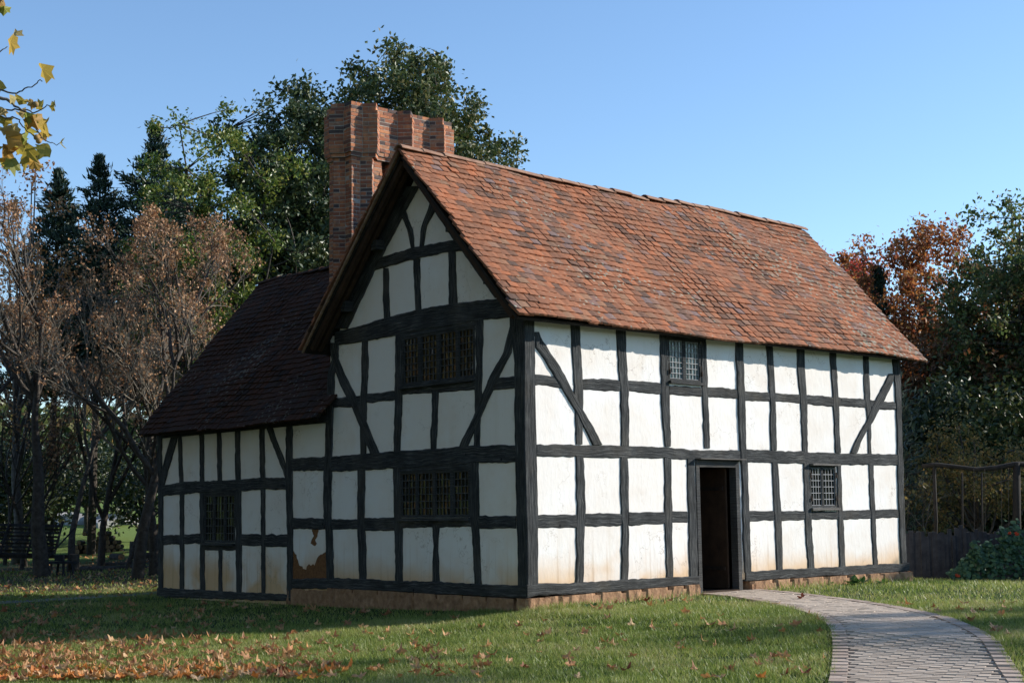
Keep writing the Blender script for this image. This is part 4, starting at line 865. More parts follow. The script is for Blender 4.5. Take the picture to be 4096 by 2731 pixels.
def bare_tree(name, label, base, h, spread, bmat, lmat, nleaf, tr=.2, seed=1, stems=1, fork=.22, depth=5, lsz=.10, group=None, kids=(3, 5), hang=.8):
    g = np.random.default_rng(seed); root = empty(name, base, label=label, cat='tree', group=group); mb = MB(); tw = MB(); tips = []
    def grow(p, d, L, r, dep):
        n = 5; P = [p]; dd = d.copy()
        for i in range(n):
            dd = dd + g.normal(0, .10, 3) + np.array([0, 0, .07 if dep < depth else -.02]); dd /= np.linalg.norm(dd); P.append(P[-1] + dd * L / n)
        P = np.array(P); (mb if dep > min(2, depth - 2) else tw).tube(P, np.linspace(r, r * (.55 if dep > 0 else .35) if dep < depth else .0045, n + 1) , 8 if dep > depth - 1 else (5 if dep > 1 else 3), False)
        if dep == 0: tips.extend(P[1:]); return
        if dep == 1: tips.extend(P[3:])
        nk = g.integers(kids[0], kids[1] + 1) + (2 if dep == depth else 0)
        for k in range(nk):
            t = g.uniform(.3 if dep < depth else fork, 1.0); i = min(int(t * n), n - 1); q = P[i] + (P[i + 1] - P[i]) * (t * n - i)
            a = rnd_dirs(g, 1)[0]; tang = P[i + 1] - P[i]; tang /= np.linalg.norm(tang); a -= tang * (a @ tang); a /= np.linalg.norm(a)
            ang = g.uniform(.35, .95) * spread; nd = tang * math.cos(ang) + a * math.sin(ang); nd[2] += .12; nd /= np.linalg.norm(nd)
            grow(q, nd, L * g.uniform(.5, .72) * (1.1 - .45 * t), r * (1 - .6 * t) * .62, dep - 1)
    for s in range(stems):
        a = g.uniform(0, 6.28); k = 0 if stems == 1 else .22
        grow(np.array([math.cos(a) * .12 * (stems > 1), math.sin(a) * .12 * (stems > 1), -.1]), np.array([math.cos(a) * k, math.sin(a) * k, 1.]), h * .62, tr, depth)
    mb.build('trunk', BARK, root, smooth=True)
    tw.build('twigs', TWIG if bmat is BARKG else BARK, root)
    T = np.array(tips); T = T[T[:, 2] > 1.2]; T = T[g.integers(0, len(T), nleaf)] + g.normal(0, .05, (nleaf, 3)) - np.array([0, 0, .05])
    V = leaf_quads(g, T, lsz, asp=.7, outw=np.array([0, 0, -hang])); arr_mesh('dead_leaves', V, np.arange(len(V)).reshape(-1, 4), lmat, root); return root
def conifer(name, label, base, h, r0, lmat, seed=1, zb=.5, group=None, dens=1.0, tr=.18, nsz=.32, shape=1.05):
    g = np.random.default_rng(seed); root = empty(name, base, label=label, cat='tree', group=group); mb = MB()
    mb.tube([(0, 0, -.1), (.05, 0, h * .5), (0, 0, h - .1)], [tr, tr * .55, .01], 7); Cs = []; Ds = []
    z = zb
    while z < h - .15:
        f = (h - z) / (h - zb); R = r0 * (f ** shape) * g.uniform(.8, 1.15); nb = int(7 + 5 * f)
        for k in range(nb):
            a = g.uniform(0, 6.28); L = R * g.uniform(.6, 1.15); e = np.array([math.cos(a) * L, math.sin(a) * L, z + L * g.uniform(-.05, .28) + .15]); s = np.array([0, 0, z])
            mid = (s + e) / 2 - np.array([0, 0, .06 * L]); t = np.linspace(0, 1, 5)[:, None]; P = (1 - t) ** 2 * s + 2 * t * (1 - t) * mid + t * t * e
            mb.tube(P, np.linspace(.03 * f + .012, .006, 5), 3, False)
            n = int((30 * L + 14) * dens); q = g.random(n) ** .7; tq = q[:, None]; c = (1 - tq) ** 2 * s + 2 * tq * (1 - tq) * mid + tq * tq * e
            wd = (.10 + .24 * L * (1 - q) ** .6)[:, None]; c = c + g.normal(0, 1, (n, 3)) * wd * np.array([.8, .8, .35]); d = (e - s) / (np.linalg.norm(e - s) + 1e-6)
            Cs.append(c); Ds.append(np.repeat((d * .9 + np.array([0, 0, .45]))[None], n, 0))
        z += g.uniform(.16, .30) * (1 + .5 * f)
    t = np.linspace(0, 1, 24)[:, None]; Cs.append(np.array([0, 0, h - .7]) * (1 - t) + np.array([0, 0, h]) * t); Ds.append(np.repeat(np.array([[0, 0, 1.2]]), 24, 0))
    C = np.concatenate(Cs); D = np.concatenate(Ds); V = leaf_quads(g, C, nsz, asp=.24, outw=D * 1.2)
    mb.build('trunk', BARK, root); arr_mesh('foliage', V, np.arange(len(V)).reshape(-1, 4), lmat, root); return root

AUT = m_leaf('autumn_gold_leaves', [(.16, .15, .05), (.26, .20, .07), (.22, .22, .07), (.34, .20, .08)], .25, .5, .3)
OAK = m_leaf('oak_leaves', [(.018, .036, .014), (.032, .056, .02), (.05, .08, .028), (.07, .10, .036), (.13, .14, .05)], .18, .45, .4)
OAK2 = m_leaf('oak_leaves_turning', [(.03, .05, .017), (.05, .08, .024), (.08, .11, .033), (.12, .14, .04), (.20, .16, .06)], .22, .45, .4)
LIME = m_leaf('yellow_green_leaves', [(.035, .065, .012), (.075, .13, .02), (.13, .19, .03), (.20, .24, .04), (.32, .28, .06)], .32, .4, .45)
ORNG = m_leaf('orange_leaves', [(.22, .09, .03), (.34, .15, .05), (.42, .20, .06), (.26, .11, .05)], .3, .5, .4)
BROWN = m_leaf('dead_brown_leaves', [(.15, .07, .035), (.27, .13, .06), (.42, .23, .11), (.56, .33, .17)], .25, .55, .4)
CONF = m_leaf('conifer_needles', [(.008, .022, .014), (.014, .034, .02), (.024, .05, .028), (.035, .06, .032)], .1, .5, .35)
REDM = m_leaf('crimson_leaves', [(.34, .03, .025), (.46, .06, .045), (.50, .11, .06), (.36, .08, .04)], .5, .5, .35)
RUST = m_leaf('rust_leaves', [(.20, .055, .03), (.32, .11, .045), (.42, .18, .05), (.15, .09, .035)], .5, .5, .35)
GRN = m_leaf('mid_green_leaves', [(.035, .065, .02), (.065, .105, .03), (.11, .15, .042), (.18, .18, .06), (.24, .14, .05)], .45, .42, .45)
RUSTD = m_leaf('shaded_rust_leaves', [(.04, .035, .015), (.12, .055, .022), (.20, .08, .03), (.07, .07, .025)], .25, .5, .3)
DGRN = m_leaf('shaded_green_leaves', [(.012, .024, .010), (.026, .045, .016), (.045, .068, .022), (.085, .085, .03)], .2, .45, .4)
APL = m_leaf('apple_leaves', [(.10, .10, .03), (.17, .15, .045), (.26, .18, .055), (.34, .20, .06)], .4, .45, .4)
def gpos(x, d, dz=0.0):
    p = at(x, 1150, d); return (p[0], p[1], float(gz(p[0], p[1])) + dz)
def topz(x, y, d): 
    p = at(x, y, d); return float(p[2])
def H_(x, y, d): return topz(x, y, d) - gpos(x, d)[2]

# the two dark oaks that stand behind the chimney
crown_tree('oak_tree', 'dark glossy oak crown left of the brick chimney', gpos(655, 46), H_(640, 160, 46), 3.6, 3.4, 430, 125, .19, OAK, seed=31, tr=.3, cl=.5, lob=.24)
crown_tree('oak_tree', 'tallest oak with olive leaves rising behind the chimney and ridge', gpos(938, 51), H_(905, 95, 51), 4.6, 4.0, 800, 125, .2, OAK2, seed=35, tr=.33, cl=.5, lob=.22)
crown_tree('lime_tree', 'yellow green tree between the dark firs and the oaks', gpos(505, 43), H_(520, 262, 43), 3.3, 2.3, 260, 130, .14, LIME, seed=42, tr=.2, cl=.42, lob=.3)
crown_tree('oak_tree', 'low dark tree filling the gap above the wing roof', gpos(610, 52), H_(610, 560, 52), 4.0, 1.0, 90, 200, .17, DGRN, seed=44, tr=.22, cl=.7)
# firs on the left skyline
for i, (x, y, d, r, s, lab) in enumerate([(343, 262, 56, 2.5, 1, 'tall pointed fir, the highest of the row of firs'), (212, 335, 56, 2.0, 2, 'narrow fir left of the tallest one'), (116, 368, 57, 1.8, 3, 'thin fir behind the orange maple'), (400, 380, 60, 2.4, 6, 'dark fir half hidden by the yellow green tree')]):
    conifer('fir_tree', lab, gpos(x, d), H_(x, y, d), r * 1.9, CONF, seed=s, zb=6.5, shape=.92, group='row of dark firs at the back left', dens=.9)
# bare autumn trees with hanging brown leaves
bare_tree('bare_tree', 'large spreading tree with bare twigs and a thick dark trunk at the left', gpos(102, 38), 11.2, 1.1, BARKG, BROWN, 4600, tr=.24, seed=5, depth=5, fork=.42, kids=(4, 6), lsz=.08)
bare_tree('bare_tree', 'bare tree with clusters of brown leaves beside the wing roof', gpos(318, 35), 10.6, 1.15, BARKG, BROWN, 7000, tr=.17, seed=9, depth=5, fork=.40, kids=(4, 6), lsz=.08)
bare_tree('bare_tree', 'leaning bare tree with a pale trunk close to the wing corner', gpos(357, 37), 8.5, .95, BARKG, BROWN, 2200, tr=.15, seed=14, depth=4, fork=.42, kids=(6, 8), lsz=.08)
bare_tree('bare_tree', 'slim reddish bare trunk between the wagon and the woodpile', gpos(166, 40), 9.5, .9, BARKG, BROWN, 2000, tr=.12, seed=16, depth=4, fork=.4, kids=(6, 8), lsz=.08)
bare_tree('bare_tree', 'twiggy bare tree cut by the left edge of the picture', gpos(-40, 41), 10.5, 1.0, BARKG, BROWN, 1700, tr=.2, seed=18, depth=5, kids=(3, 4), lsz=.08)
bare_tree('bare_tree', 'slender bare tree behind the wagon with brown leaves', gpos(235, 44), 10.5, .95, BARKG, BROWN, 1700, tr=.13, seed=23, depth=5, kids=(3, 4), lsz=.08)
crown_tree('maple_tree', 'orange leaved maple top at the far left', gpos(45, 48), H_(75, 345, 48), 2.5, 5.0, 42, 60, .17, ORNG, BARKG, seed=52, tr=.16, cl=.5, lob=.5)
for x, d, hh, s, lab in ((54, 43, 6.5, 1, 'thin dark trunk just left of the thick bare trunk'), (64, 45, 7.5, 2, 'second thin dark trunk left of the thick bare trunk'), (292, 41, 7.0, 3, 'straight black sapling left of the pale trunks'), (15, 47, 7.5, 4, 'thin trunk at the left edge above the wagon'), (420, 44, 7.0, 5, 'sapling hidden behind the wing corner')):
    bare_tree('sapling', lab, gpos(x, d), hh, .85, BARK, BROWN, 500, tr=.075, seed=60 + s, depth=3, kids=(5, 7), lsz=.12, group='saplings at the wood edge')
# dark undergrowth between the trunks
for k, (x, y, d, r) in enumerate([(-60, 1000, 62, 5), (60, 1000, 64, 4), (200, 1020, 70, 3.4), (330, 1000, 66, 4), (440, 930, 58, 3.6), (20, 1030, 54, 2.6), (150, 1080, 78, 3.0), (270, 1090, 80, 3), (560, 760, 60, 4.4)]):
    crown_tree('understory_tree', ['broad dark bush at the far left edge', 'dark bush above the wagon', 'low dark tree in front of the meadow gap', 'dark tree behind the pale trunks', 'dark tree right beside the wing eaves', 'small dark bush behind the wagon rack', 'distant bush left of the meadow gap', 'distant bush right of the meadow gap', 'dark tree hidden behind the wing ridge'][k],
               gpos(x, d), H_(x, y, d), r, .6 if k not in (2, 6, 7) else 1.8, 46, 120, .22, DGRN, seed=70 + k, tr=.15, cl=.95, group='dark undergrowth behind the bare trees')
# right hand side
crown_tree('red_maple', 'crimson maple showing just above the right roof verge', gpos(1950, 62), H_(1950, 570, 62), 3.4, 2.5, 95, 230, .19, REDM, seed=81, tr=.2, cl=.62)
crown_tree('rust_oak', 'rust and orange oak right of the roof', gpos(2105, 52), H_(2155, 508, 52), 3.7, 3.0, 260, 120, .18, RUST, seed=83, tr=.25, cl=.5, lob=.35)
crown_tree('green_oak', 'tall green tree at the right edge', gpos(2375, 46), H_(2300, 492, 46), 3.3, 2.0, 330, 130, .18, GRN, seed=86, tr=.28, cl=.55, lob=.3)
conifer('spruce_tree', 'small dark spruce between the crimson and the rust coloured trees', gpos(2040, 52), H_(2040, 600, 52), 2.6, CONF, seed=11, dens=.9)
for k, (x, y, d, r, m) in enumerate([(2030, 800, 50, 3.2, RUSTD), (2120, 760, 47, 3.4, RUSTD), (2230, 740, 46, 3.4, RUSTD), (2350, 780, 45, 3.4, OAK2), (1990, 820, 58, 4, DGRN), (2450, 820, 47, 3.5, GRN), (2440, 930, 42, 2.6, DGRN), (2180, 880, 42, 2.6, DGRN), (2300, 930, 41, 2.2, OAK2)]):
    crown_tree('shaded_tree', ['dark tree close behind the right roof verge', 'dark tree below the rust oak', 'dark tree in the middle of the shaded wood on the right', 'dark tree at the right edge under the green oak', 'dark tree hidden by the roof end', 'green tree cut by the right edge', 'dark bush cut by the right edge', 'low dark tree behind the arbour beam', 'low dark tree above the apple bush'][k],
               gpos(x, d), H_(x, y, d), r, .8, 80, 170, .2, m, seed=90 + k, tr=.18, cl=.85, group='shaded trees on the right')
crown_tree('apple_tree', 'low spreading apple tree with yellow brown leaves behind the arbour', gpos(2245, 34.5), H_(2230, 975, 34.5), 1.95, .7, 75, 150, .085, APL, seed=111, tr=.09, cl=.36, lob=.35)
crown_tree('apple_tree', 'smaller fruit tree left of the arbour with thin yellowing leaves', gpos(2135, 37), H_(2135, 1085, 37), 1.2, .6, 34, 110, .085, APL, seed=113, tr=.07, cl=.33, lob=.35)
conifer('juniper_tree', 'grey green juniper poking out behind the right house corner', gpos(2058, 34), H_(2070, 850, 34), 1.15, m_leaf('juniper_needles', [(.03, .05, .035), (.05, .075, .05), (.08, .10, .07)], .15, .5, .35), seed=15, dens=.55, nsz=.2, shape=.5)
bare_tree('dead_shrub', 'leafless shrub with pale branches beside the right house corner', gpos(2100, 33), 2.9, 1.1, BARKG, APL, 160, tr=.035, seed=19, depth=4, kids=(2, 3), lsz=.09, stems=2)

# trees outside the frame that throw the dappled shade, and those mirrored in the gable windows
def off_tree(label, x, y, h, rx, zb, m, seed, ncl=60, nlf=90, lsz=.3, cl=.9):
    return crown_tree('park_tree', label, (x, y, float(gz(x, y))), h, rx, zb, ncl, nlf, lsz, m, seed=seed, tr=.3, cl=cl, group='park trees standing outside the picture')
off_tree('green park tree far to the right of the house', 31.0, -2.0, 11.5, 3.8, 2, GRN, 201, 80, 110)
off_tree('second park tree on the right beyond the fence', 25.5, 1.5, 9.5, 3.3, 1.2, GRN, 202, 80, 110)
off_tree('park tree on the right beside the garden', 37.0, -5.5, 14, 4.2, 2, RUST, 203, 80, 110)
off_tree('thin park tree on the right of the path', 28.0, -20.2, 16.0, 2.9, 8.5, ORNG, 204, 40, 60, .26, .6)
off_tree('small park tree beyond the right house corner', 21.5, -5.9, 6.0, 1.3, 3, GRN, 205, 24, 60, .2, .4)
off_tree('yellow park tree mirrored in the gable window', -24, 27, 10, 4.2, 1.2, LIME, 206, 80, 100)
off_tree('orange park tree mirrored in the gable window', -19, 36, 10, 4.0, 1.5, ORNG, 207, 70, 100)
off_tree('green park tree left of the lawn', -31, 14, 11, 4.5, 1.5, GRN, 208, 80, 100)

for k, (x, y, h_, r_, m_) in enumerate([(-10.5, 11.5, 15, 4.3, OAK), (-17, 4, 16, 4.8, OAK2), (-13.5, 19, 15, 4.5, OAK), (-24, -6, 17, 5.0, OAK), (-21, 11, 17, 5, OAK), (-27, -17, 17, 5.5, OAK2), (-12, 27, 15, 4.5, DGRN)]):  # unseen trees added to cut sky light on the gable and warm the bounce
    crown_tree('shade_tree', ['oak standing just left of the picture in front of the wing', 'large oak facing the gable from the left', 'oak further back on the left', 'oak left of the photographer', 'tall oak behind the oak facing the gable', 'oak behind the photographer', 'dark oak at the back left'][k], (x, y, float(gz(x, y))), h_, r_, 1.6, 90, 100, .42, AUT if k < 6 else m_, seed=400 + k, tr=.35, cl=1.3, group='big oaks on the left outside the picture')

for k, (x, y) in enumerate([(11, 14.5), (16, 16.5), (9.5, 18.5), (14.5, 20.5), (21, 19.5), (19, 24.5)]):  # unseen trees added behind the house to shade the left yard
    crown_tree('orchard_tree', ['orchard tree hidden close behind the house', 'second orchard tree hidden behind the house', 'orchard tree hidden behind the wing', 'orchard tree behind the wing and the ridge', 'orchard tree far behind the main roof', 'furthest orchard tree behind the house'][k], (x, y, float(gz(x, y))), 7.4, 2.9, 1.0, 70, 90, .26, OAK, seed=500 + k, tr=.2, cl=.8, group='orchard trees hidden behind the house')

# sycamore whose bough hangs into the picture at the upper left
SY = empty('sycamore_tree', (-11.2, -3.2, float(gz(-11.2, -3.2))), label='sycamore bough with yellow green lobed leaves hanging in at the upper left', cat='tree')
sy0 = np.array(SY.location); g = np.random.default_rng(77); mb = MB(); D0 = 10.0
J = at(-420, 130, 11.5)
trk = np.array([sy0 + (0, 0, -.1), sy0 + (.05, .1, 2), sy0 + (-.1, .2, 4), sy0 + (0, .1, 6.5), sy0 + (.2, 0, 9)]); mb.tube(trk - sy0, [.30, .25, .2, .15, .08], 10)
A = sy0 + (-.08, .18, 3.6)
mb2 = MB()
def twig(P, r0, r1):
    P = np.array([at(*p) for p in P]); 
    t = np.linspace(0, len(P) - 1, len(P) * 3); Q = np.stack([np.interp(t, range(len(P)), P[:, k]) for k in range(3)], 1) + g.normal(0, .006, (len(t), 3)); mb.tube(Q - sy0, np.linspace(r0, r1, len(Q)), 5, False)
mb.tube(np.array([A, (A + at(-150, 205, 10.2)) / 2 + (0, 0, .3), at(-150, 205, 10.2)]) - sy0, [.07, .045, .02], 6, False)
twig([(-150, 205, 10.2), (-60, 214, 10.05), (0, 222, 10), (25, 236, 10), (40, 246, 10), (68, 262, 9.95)], .019, .005)
twig([(-60, 214, 10.05), (0, 207, 10), (38, 218, 10), (58, 204, 10), (88, 190, 10), (100, 184, 10)], .008, .003)
twig([(0, 250, 10.05), (28, 253, 10), (60, 252, 10), (80, 262, 10), (100, 246, 10), (118, 240, 10), (130, 242, 10)], .007, .003)
twig([(68, 262, 9.95), (85, 300, 10), (105, 325, 10), (122, 330, 10), (145, 328, 10)], .005, .0025)
twig([(-120, 130, 10.3), (-20, 120, 10), (0, 119, 10), (18, 110, 10)], .008, .003); mb.tube(np.array([at(-150, 205, 10.2), at(-120, 130, 10.3)]) - sy0, [.012, .009], 5, False)
twig([(-60, 214, 10.05), (-20, 262, 10), (20, 268, 10), (45, 275, 10), (60, 300, 10), (90, 320, 10)], .008, .003)
twig([(-150, 20, 10.2), (-60, -5, 10), (0, -2, 10), (8, 5, 10)], .008, .003); mb.tube(np.array([at(-150, 205, 10.2), at(-150, 20, 10.2)]) - sy0, [.012, .009], 5, False)
mb.build('trunk', BARKG, SY, smooth=True)
def syc_leaf(c, s, ang, tilt, V, F):
    s = s * .95
    lob = [(0, 1.0), (26, .62), (48, .92), (72, .56), (104, .74), (135, .5), (180, .36), (225, .5), (256, .74), (288, .56), (312, .92), (334, .62)]
    n0 = len(V); X = CR[:, 0]; Y = CR[:, 1]; Z = CR[:, 2]; ca, sa = math.cos(ang), math.sin(ang); cv = g.uniform(.3, 1.0)
    Rx = np.array(Matrix.Rotation(g.normal(0, .55), 3, Vector(X)) @ Matrix.Rotation(g.normal(0, .55), 3, Vector(Y))); X = Rx @ X; Y = Rx @ Y; Z = Rx @ Z
    V.append(c)
    for a, r in lob:
        a = math.radians(a + g.normal(0, 4)); r *= s * g.uniform(.88, 1.1); x, y = r * math.sin(a), r * math.cos(a); z = -cv * abs(x) + g.normal(0, .06) * s
        y *= tilt; x2, y2 = x * ca - y * sa, x * sa + y * ca; V.append(c + X * x2 + Y * y2 + Z * (z + y2 * .2))
    F += [(n0, n0 + 1 + k, n0 + 1 + (k + 1) % len(lob)) for k in range(len(lob))]
SL = [(24, 98, .11, 3.3, 1), (36, 78, .075, .3, .8), (97, 160, .12, 3.1, 1), (22, 224, .07, 2.5, .8), (52, 232, .10, 2.2, .5), (74, 238, .06, 2, .7), (92, 246, .07, 1.2, .7), (122, 247, .07, 1.4, .4), (62, 268, .09, 3.1, .8), (78, 275, .11, 3.4, .9),
      (56, 290, .12, 2.4, .8), (30, 296, .09, 3.5, .9), (100, 284, .11, 1.5, .6), (88, 292, .10, 2.6, .8), (8, 300, .10, 2.9, .9), (14, 315, .13, 3.2, .9), (36, 330, .13, 3.6, .9), (60, 340, .12, 2.5, .8), (85, 350, .11, 3.3, .8), (104, 335, .11, 2.1, .8), (8, 345, .13, 3.0, 1), (30, 352, .10, 2.4, .8),
      (62, 362, .10, 3.9, .8), (78, 372, .09, 2.6, .7), (28, 370, .10, 2.6, .9), (8, 372, .10, 3.3, .9), (140, 330, .06, 1.5, .25), (2, 5, .12, 2.8, .9), (10, 20, .09, 3.2, .6), (4, 250, .08, 3, .7), (12, 280, .08, 2.9, .8), (46, 262, .07, 3.3, .9), (96, 310, .08, 3.6, .8), (52, 315, .09, 3.2, .8), (-30, 300, .12, 3, 1), (-25, 340, .12, 3.4, 1), (-40, 250, .1, 3.2, 1), (-10, 190, .1, 2.5, 1)]
CC = np.array([-9.8, -1.2, 11.2]) + rnd_dirs(g, 260) * (g.random(260) ** .4)[:, None] * np.array([5.4, 6.0, 2.1])  # unseen canopy, spread and thickened above the frame to block sky light
for e in CC[:40]:
    s_ = sy0 + (0, .1, 6.3); m_ = (s_ + e) / 2 + (0, 0, .6); t = np.linspace(0, 1, 6)[:, None]; mb2.tube((1 - t) ** 2 * s_ + 2 * t * (1 - t) * m_ + t * t * e - sy0, np.linspace(.09, .012, 6), 5, False)
mb2.build('limbs', BARKG, SY, smooth=True)
P_ = (CC[np.repeat(np.arange(260), 80)] + g.normal(0, .42, (260 * 80, 3))) - sy0; V = leaf_quads(g, P_, .24, asp=.8)
arr_mesh('crown', V, np.arange(len(V)).reshape(-1, 4), AUT, SY)
V = []; F = []
for x, y, s, a, t in SL: syc_leaf(at(x, y, D0 + g.uniform(-.15, .15)) - sy0, s, a, t, V, F)
for _ in range(260):
    c = np.array([-12.4, -2.6, 5.6]) + g.normal(0, 1, 3) * (1.0, 1.0, 1.1) + (-1.2, .6, .9)
    syc_leaf(c - sy0, .12, g.uniform(0, 6), .9, V, F)
arr_mesh('leaves', np.array(V), np.array(F), m_leaf('sycamore_leaves', [(.34, .28, .05), (.46, .36, .07), (.26, .30, .06), (.55, .36, .08), (.40, .20, .05), (.60, .52, .24)], .5, .5, .35), SY)
SBM = m_plain('seed_ball', (.24, .15, .06), (.36, .24, .10), 30)
for x, y in ((84, 316), (89, 324), (99, 344), (104, 352), (77, 350), (82, 240), (79, 358)):
    mb = MB(); c = at(x, y, 9.95) - sy0; q = np.linspace(-1, 1, 7)
    mb.tube(c + np.stack([0 * q, 0 * q, q * .022], 1), .022 * np.sqrt(np.maximum(1 - q * q, .02)), 8); mb.build('seed_ball', SBM, SY, True)

# ------------------------------------------------------------------ right hand garden
FN = empty('picket_fence', gpos(2160, 28.2), label='weathered dark picket fence behind the right house corner', cat='fence')
f0 = np.array(FN.location); g = np.random.default_rng(3); X_ = CR[:, 0] * (1, 1, 0); X_ /= np.linalg.norm(X_); Y_ = np.array([-X_[1], X_[0], 0])
n_ = 0
for x in np.arange(2056, 2440, 8.9):
    hgt = (.93 + .05 * g.normal() + (.06 if x > 2190 else 0)) ; p = at(x, 1230, 28.2) ; p[2] = gz(p[0], p[1]); w = g.uniform(.034, .052)
    if g.random() < .05: continue
    m = MB(); ln = g.normal(0, .012); m.box(p - f0 + (0, 0, hgt / 2) + Y_ * g.normal(0, .01), (w, .011, hgt / 2), [X_, Y_, np.array([0, 0, 1]) + X_ * ln], .003, g); m.build('picket', GREYW, FN)
m = MB()
for z in (.22, .72): a = at(2050, 1230, 28.27); b = at(2445, 1230, 28.27); a[2] = gz(a[0], a[1]) + z; b[2] = gz(b[0], b[1]) + z; m.bar(a - f0, b - f0, .03, .07)
m.build('fence_rail', GREYW, FN)
RF = empty('rail_fence', gpos(2200, 44), label='pale split rail fence in front of the meadow on the right', cat='fence'); r0 = np.array(RF.location)
m = MB()
for z in (.35, .7, 1.05, 1.4): a = at(2070, 1200, 44); b = at(2420, 1200, 46); a[2] = r0[2] + z; b[2] = r0[2] + z + .1; m.bar(a - r0, b - r0, .04, .11)
m.build('rail', m_plain('pale_rail', (.16, .14, .12), (.30, .27, .24), 8), RF)
m = MB()
for x in (2084, 2165, 2250, 2335): a = at(x, 1200, 44.1); a[2] = r0[2]; m.bar(a - r0 , a - r0 + (0, 0, 1.6), .14)
m.build('post', BARKG, RF)
AR = empty('arbour', gpos(2235, 30.5), label='rustic pole arbour with a bent log beam above the picket fence', cat='arbour'); a0 = np.array(AR.location)
def pole(x, d, y1, r, name='post', lean=0):
    p = at(x, 1230, d); p[2] = gz(p[0], p[1]); q = at(x + lean, y1, d); m = MB(); mid = (p + q) / 2 + X_ * g.normal(0, .04); m.tube(np.array([p, mid, q]) - a0, [r * .85, r * .75, r * .65], 8); return m.build(name, DARK, AR, True)
pole(2140, 30.5, 1066, .055, lean=5); pole(2333, 30.5, 1062, .12, lean=2); pole(2255, 31.6, 1085, .03); pole(2210, 31.6, 1085, .03)
m = MB(); P = [at(x, y, 30.5) for x, y in ((2118, 1070), (2150, 1067), (2200, 1072), (2242, 1078), (2290, 1074), (2330, 1066), (2380, 1066))]; m.tube(np.array(P) - a0, [.045, .05, .045, .05, .055, .06, .06], 8); m.build('beam', DARK, AR, True)
m = MB()
for x in (2237, 2262, 2300, 2316): m.tube(np.array([at(x, 1076, 30.4), at(x + 1, 1215, 30.4)]) - a0, .006, 4)
m.build('twine', m_plain('twine', (.06, .05, .04), (.12, .10, .08)), AR)
FLW = m_plain('nasturtium_flower', (.35, .03, .015), (.45, .07, .02), 20, bs=0)
# nasturtium bank
NB = empty('nasturtium_bush', gpos(2300, 27.2), label='bank of round leaved nasturtiums spilling over the picket fence', cat='plant'); n0_ = np.array(NB.location)
V = []; F = []; g = np.random.default_rng(8); k0 = 0; fl = MB()
for _ in range(2600):
    u = g.uniform(-1.05, 1.5); hh = np.interp(u, [-1.05, -.7, -.2, .4, 1.5], [.15, .45, .82, 1.02, .95]) * (1 + .14 * math.sin(u * 9) + .10 * math.sin(u * 23 + 1)) * (1.18 if g.random() < .04 else 1); t = g.random() ** .6; c = X_ * u + np.array([0, 0, hh * t]) - Y_ * (.55 * math.sqrt(max(0, 1 - t * t)) * g.uniform(.75, 1.05)) + Y_ * .3
    r = g.uniform(.026, .05); nn = -Y_ * .8 + np.array([0, 0, .7]) + g.normal(0, .35, 3); nn /= np.linalg.norm(nn); a = np.cross(nn, (0, 0, 1.)); a /= np.linalg.norm(a); b = np.cross(nn, a)
    for j in range(7): V.append(c + r * (math.cos(j * .8976) * a + math.sin(j * .8976) * b))
    F.append(range(k0, k0 + 7)); k0 += 7
arr_mesh('leaves', np.array(V), np.array([list(f) for f in F]), m_leaf('nasturtium_leaves', [(.016, .045, .018), (.03, .07, .028), (.05, .10, .04), (.07, .13, .05)], .2, .5, .35), NB)
for u, z in ((.02, .93), (.16, .9), (-1.0, .14)):
    c = X_ * u + np.array([0, 0, z]) - Y_ * .28; fl = MB()
    for j in range(3): fl.box(c + g.normal(0, .012, 3), (.022, .006, .02), [X_, Y_, (0, 0, 1)], .004, g)
    fl.build('flower', FLW, NB)
# weeds at the foot of the lit wall
for k, (x, y, s, lab) in enumerate([(1850, 1342, .9, 'broad leaved weed at the plinth just right of the door'), (1905, 1345, .8, 'small green weed at the middle of the right plinth'), (1965, 1344, 1.25, 'largest leafy weed clump at the right part of the plinth'), (1925, 1338, .8, 'grassy tuft against the plinth stones under the small window'), (2030, 1342, .8, 'low weed near the right end of the plinth'), (1360, 1392, .7, 'tuft of weed on the lawn below the left plinth')]):
    p = at_ground(x, y, .04); z = float(gz(p[0], p[1])); g = np.random.default_rng(300 + k); V = []; F = []
    for j in range(34):
        t = g.uniform(0, 6.28); L = s * g.uniform(.08, .2); w = L * g.uniform(.16, .3); e = g.uniform(.3, 1.2); d = np.array([math.cos(t) * math.cos(e), math.sin(t) * math.cos(e), math.sin(e)]); a = np.array([-math.sin(t), math.cos(t), 0]); o = np.array([g.normal(0, .07) * s, g.normal(0, .04) * s, 0]); i0 = len(V)
        V += [o, o + d * L * .5 + a * w, o + d * L - (0, 0, .03), o + d * L * .5 - a * w]; F.append((i0, i0 + 1, i0 + 2, i0 + 3))
    o = arr_mesh('weed', np.array(V), np.array(F), m_leaf('weed_leaves%d' % k, [(.05, .11, .025), (.08, .16, .04), (.13, .20, .06)], .3), loc=(p[0], p[1], z)); tag(o, lab, 'weed')

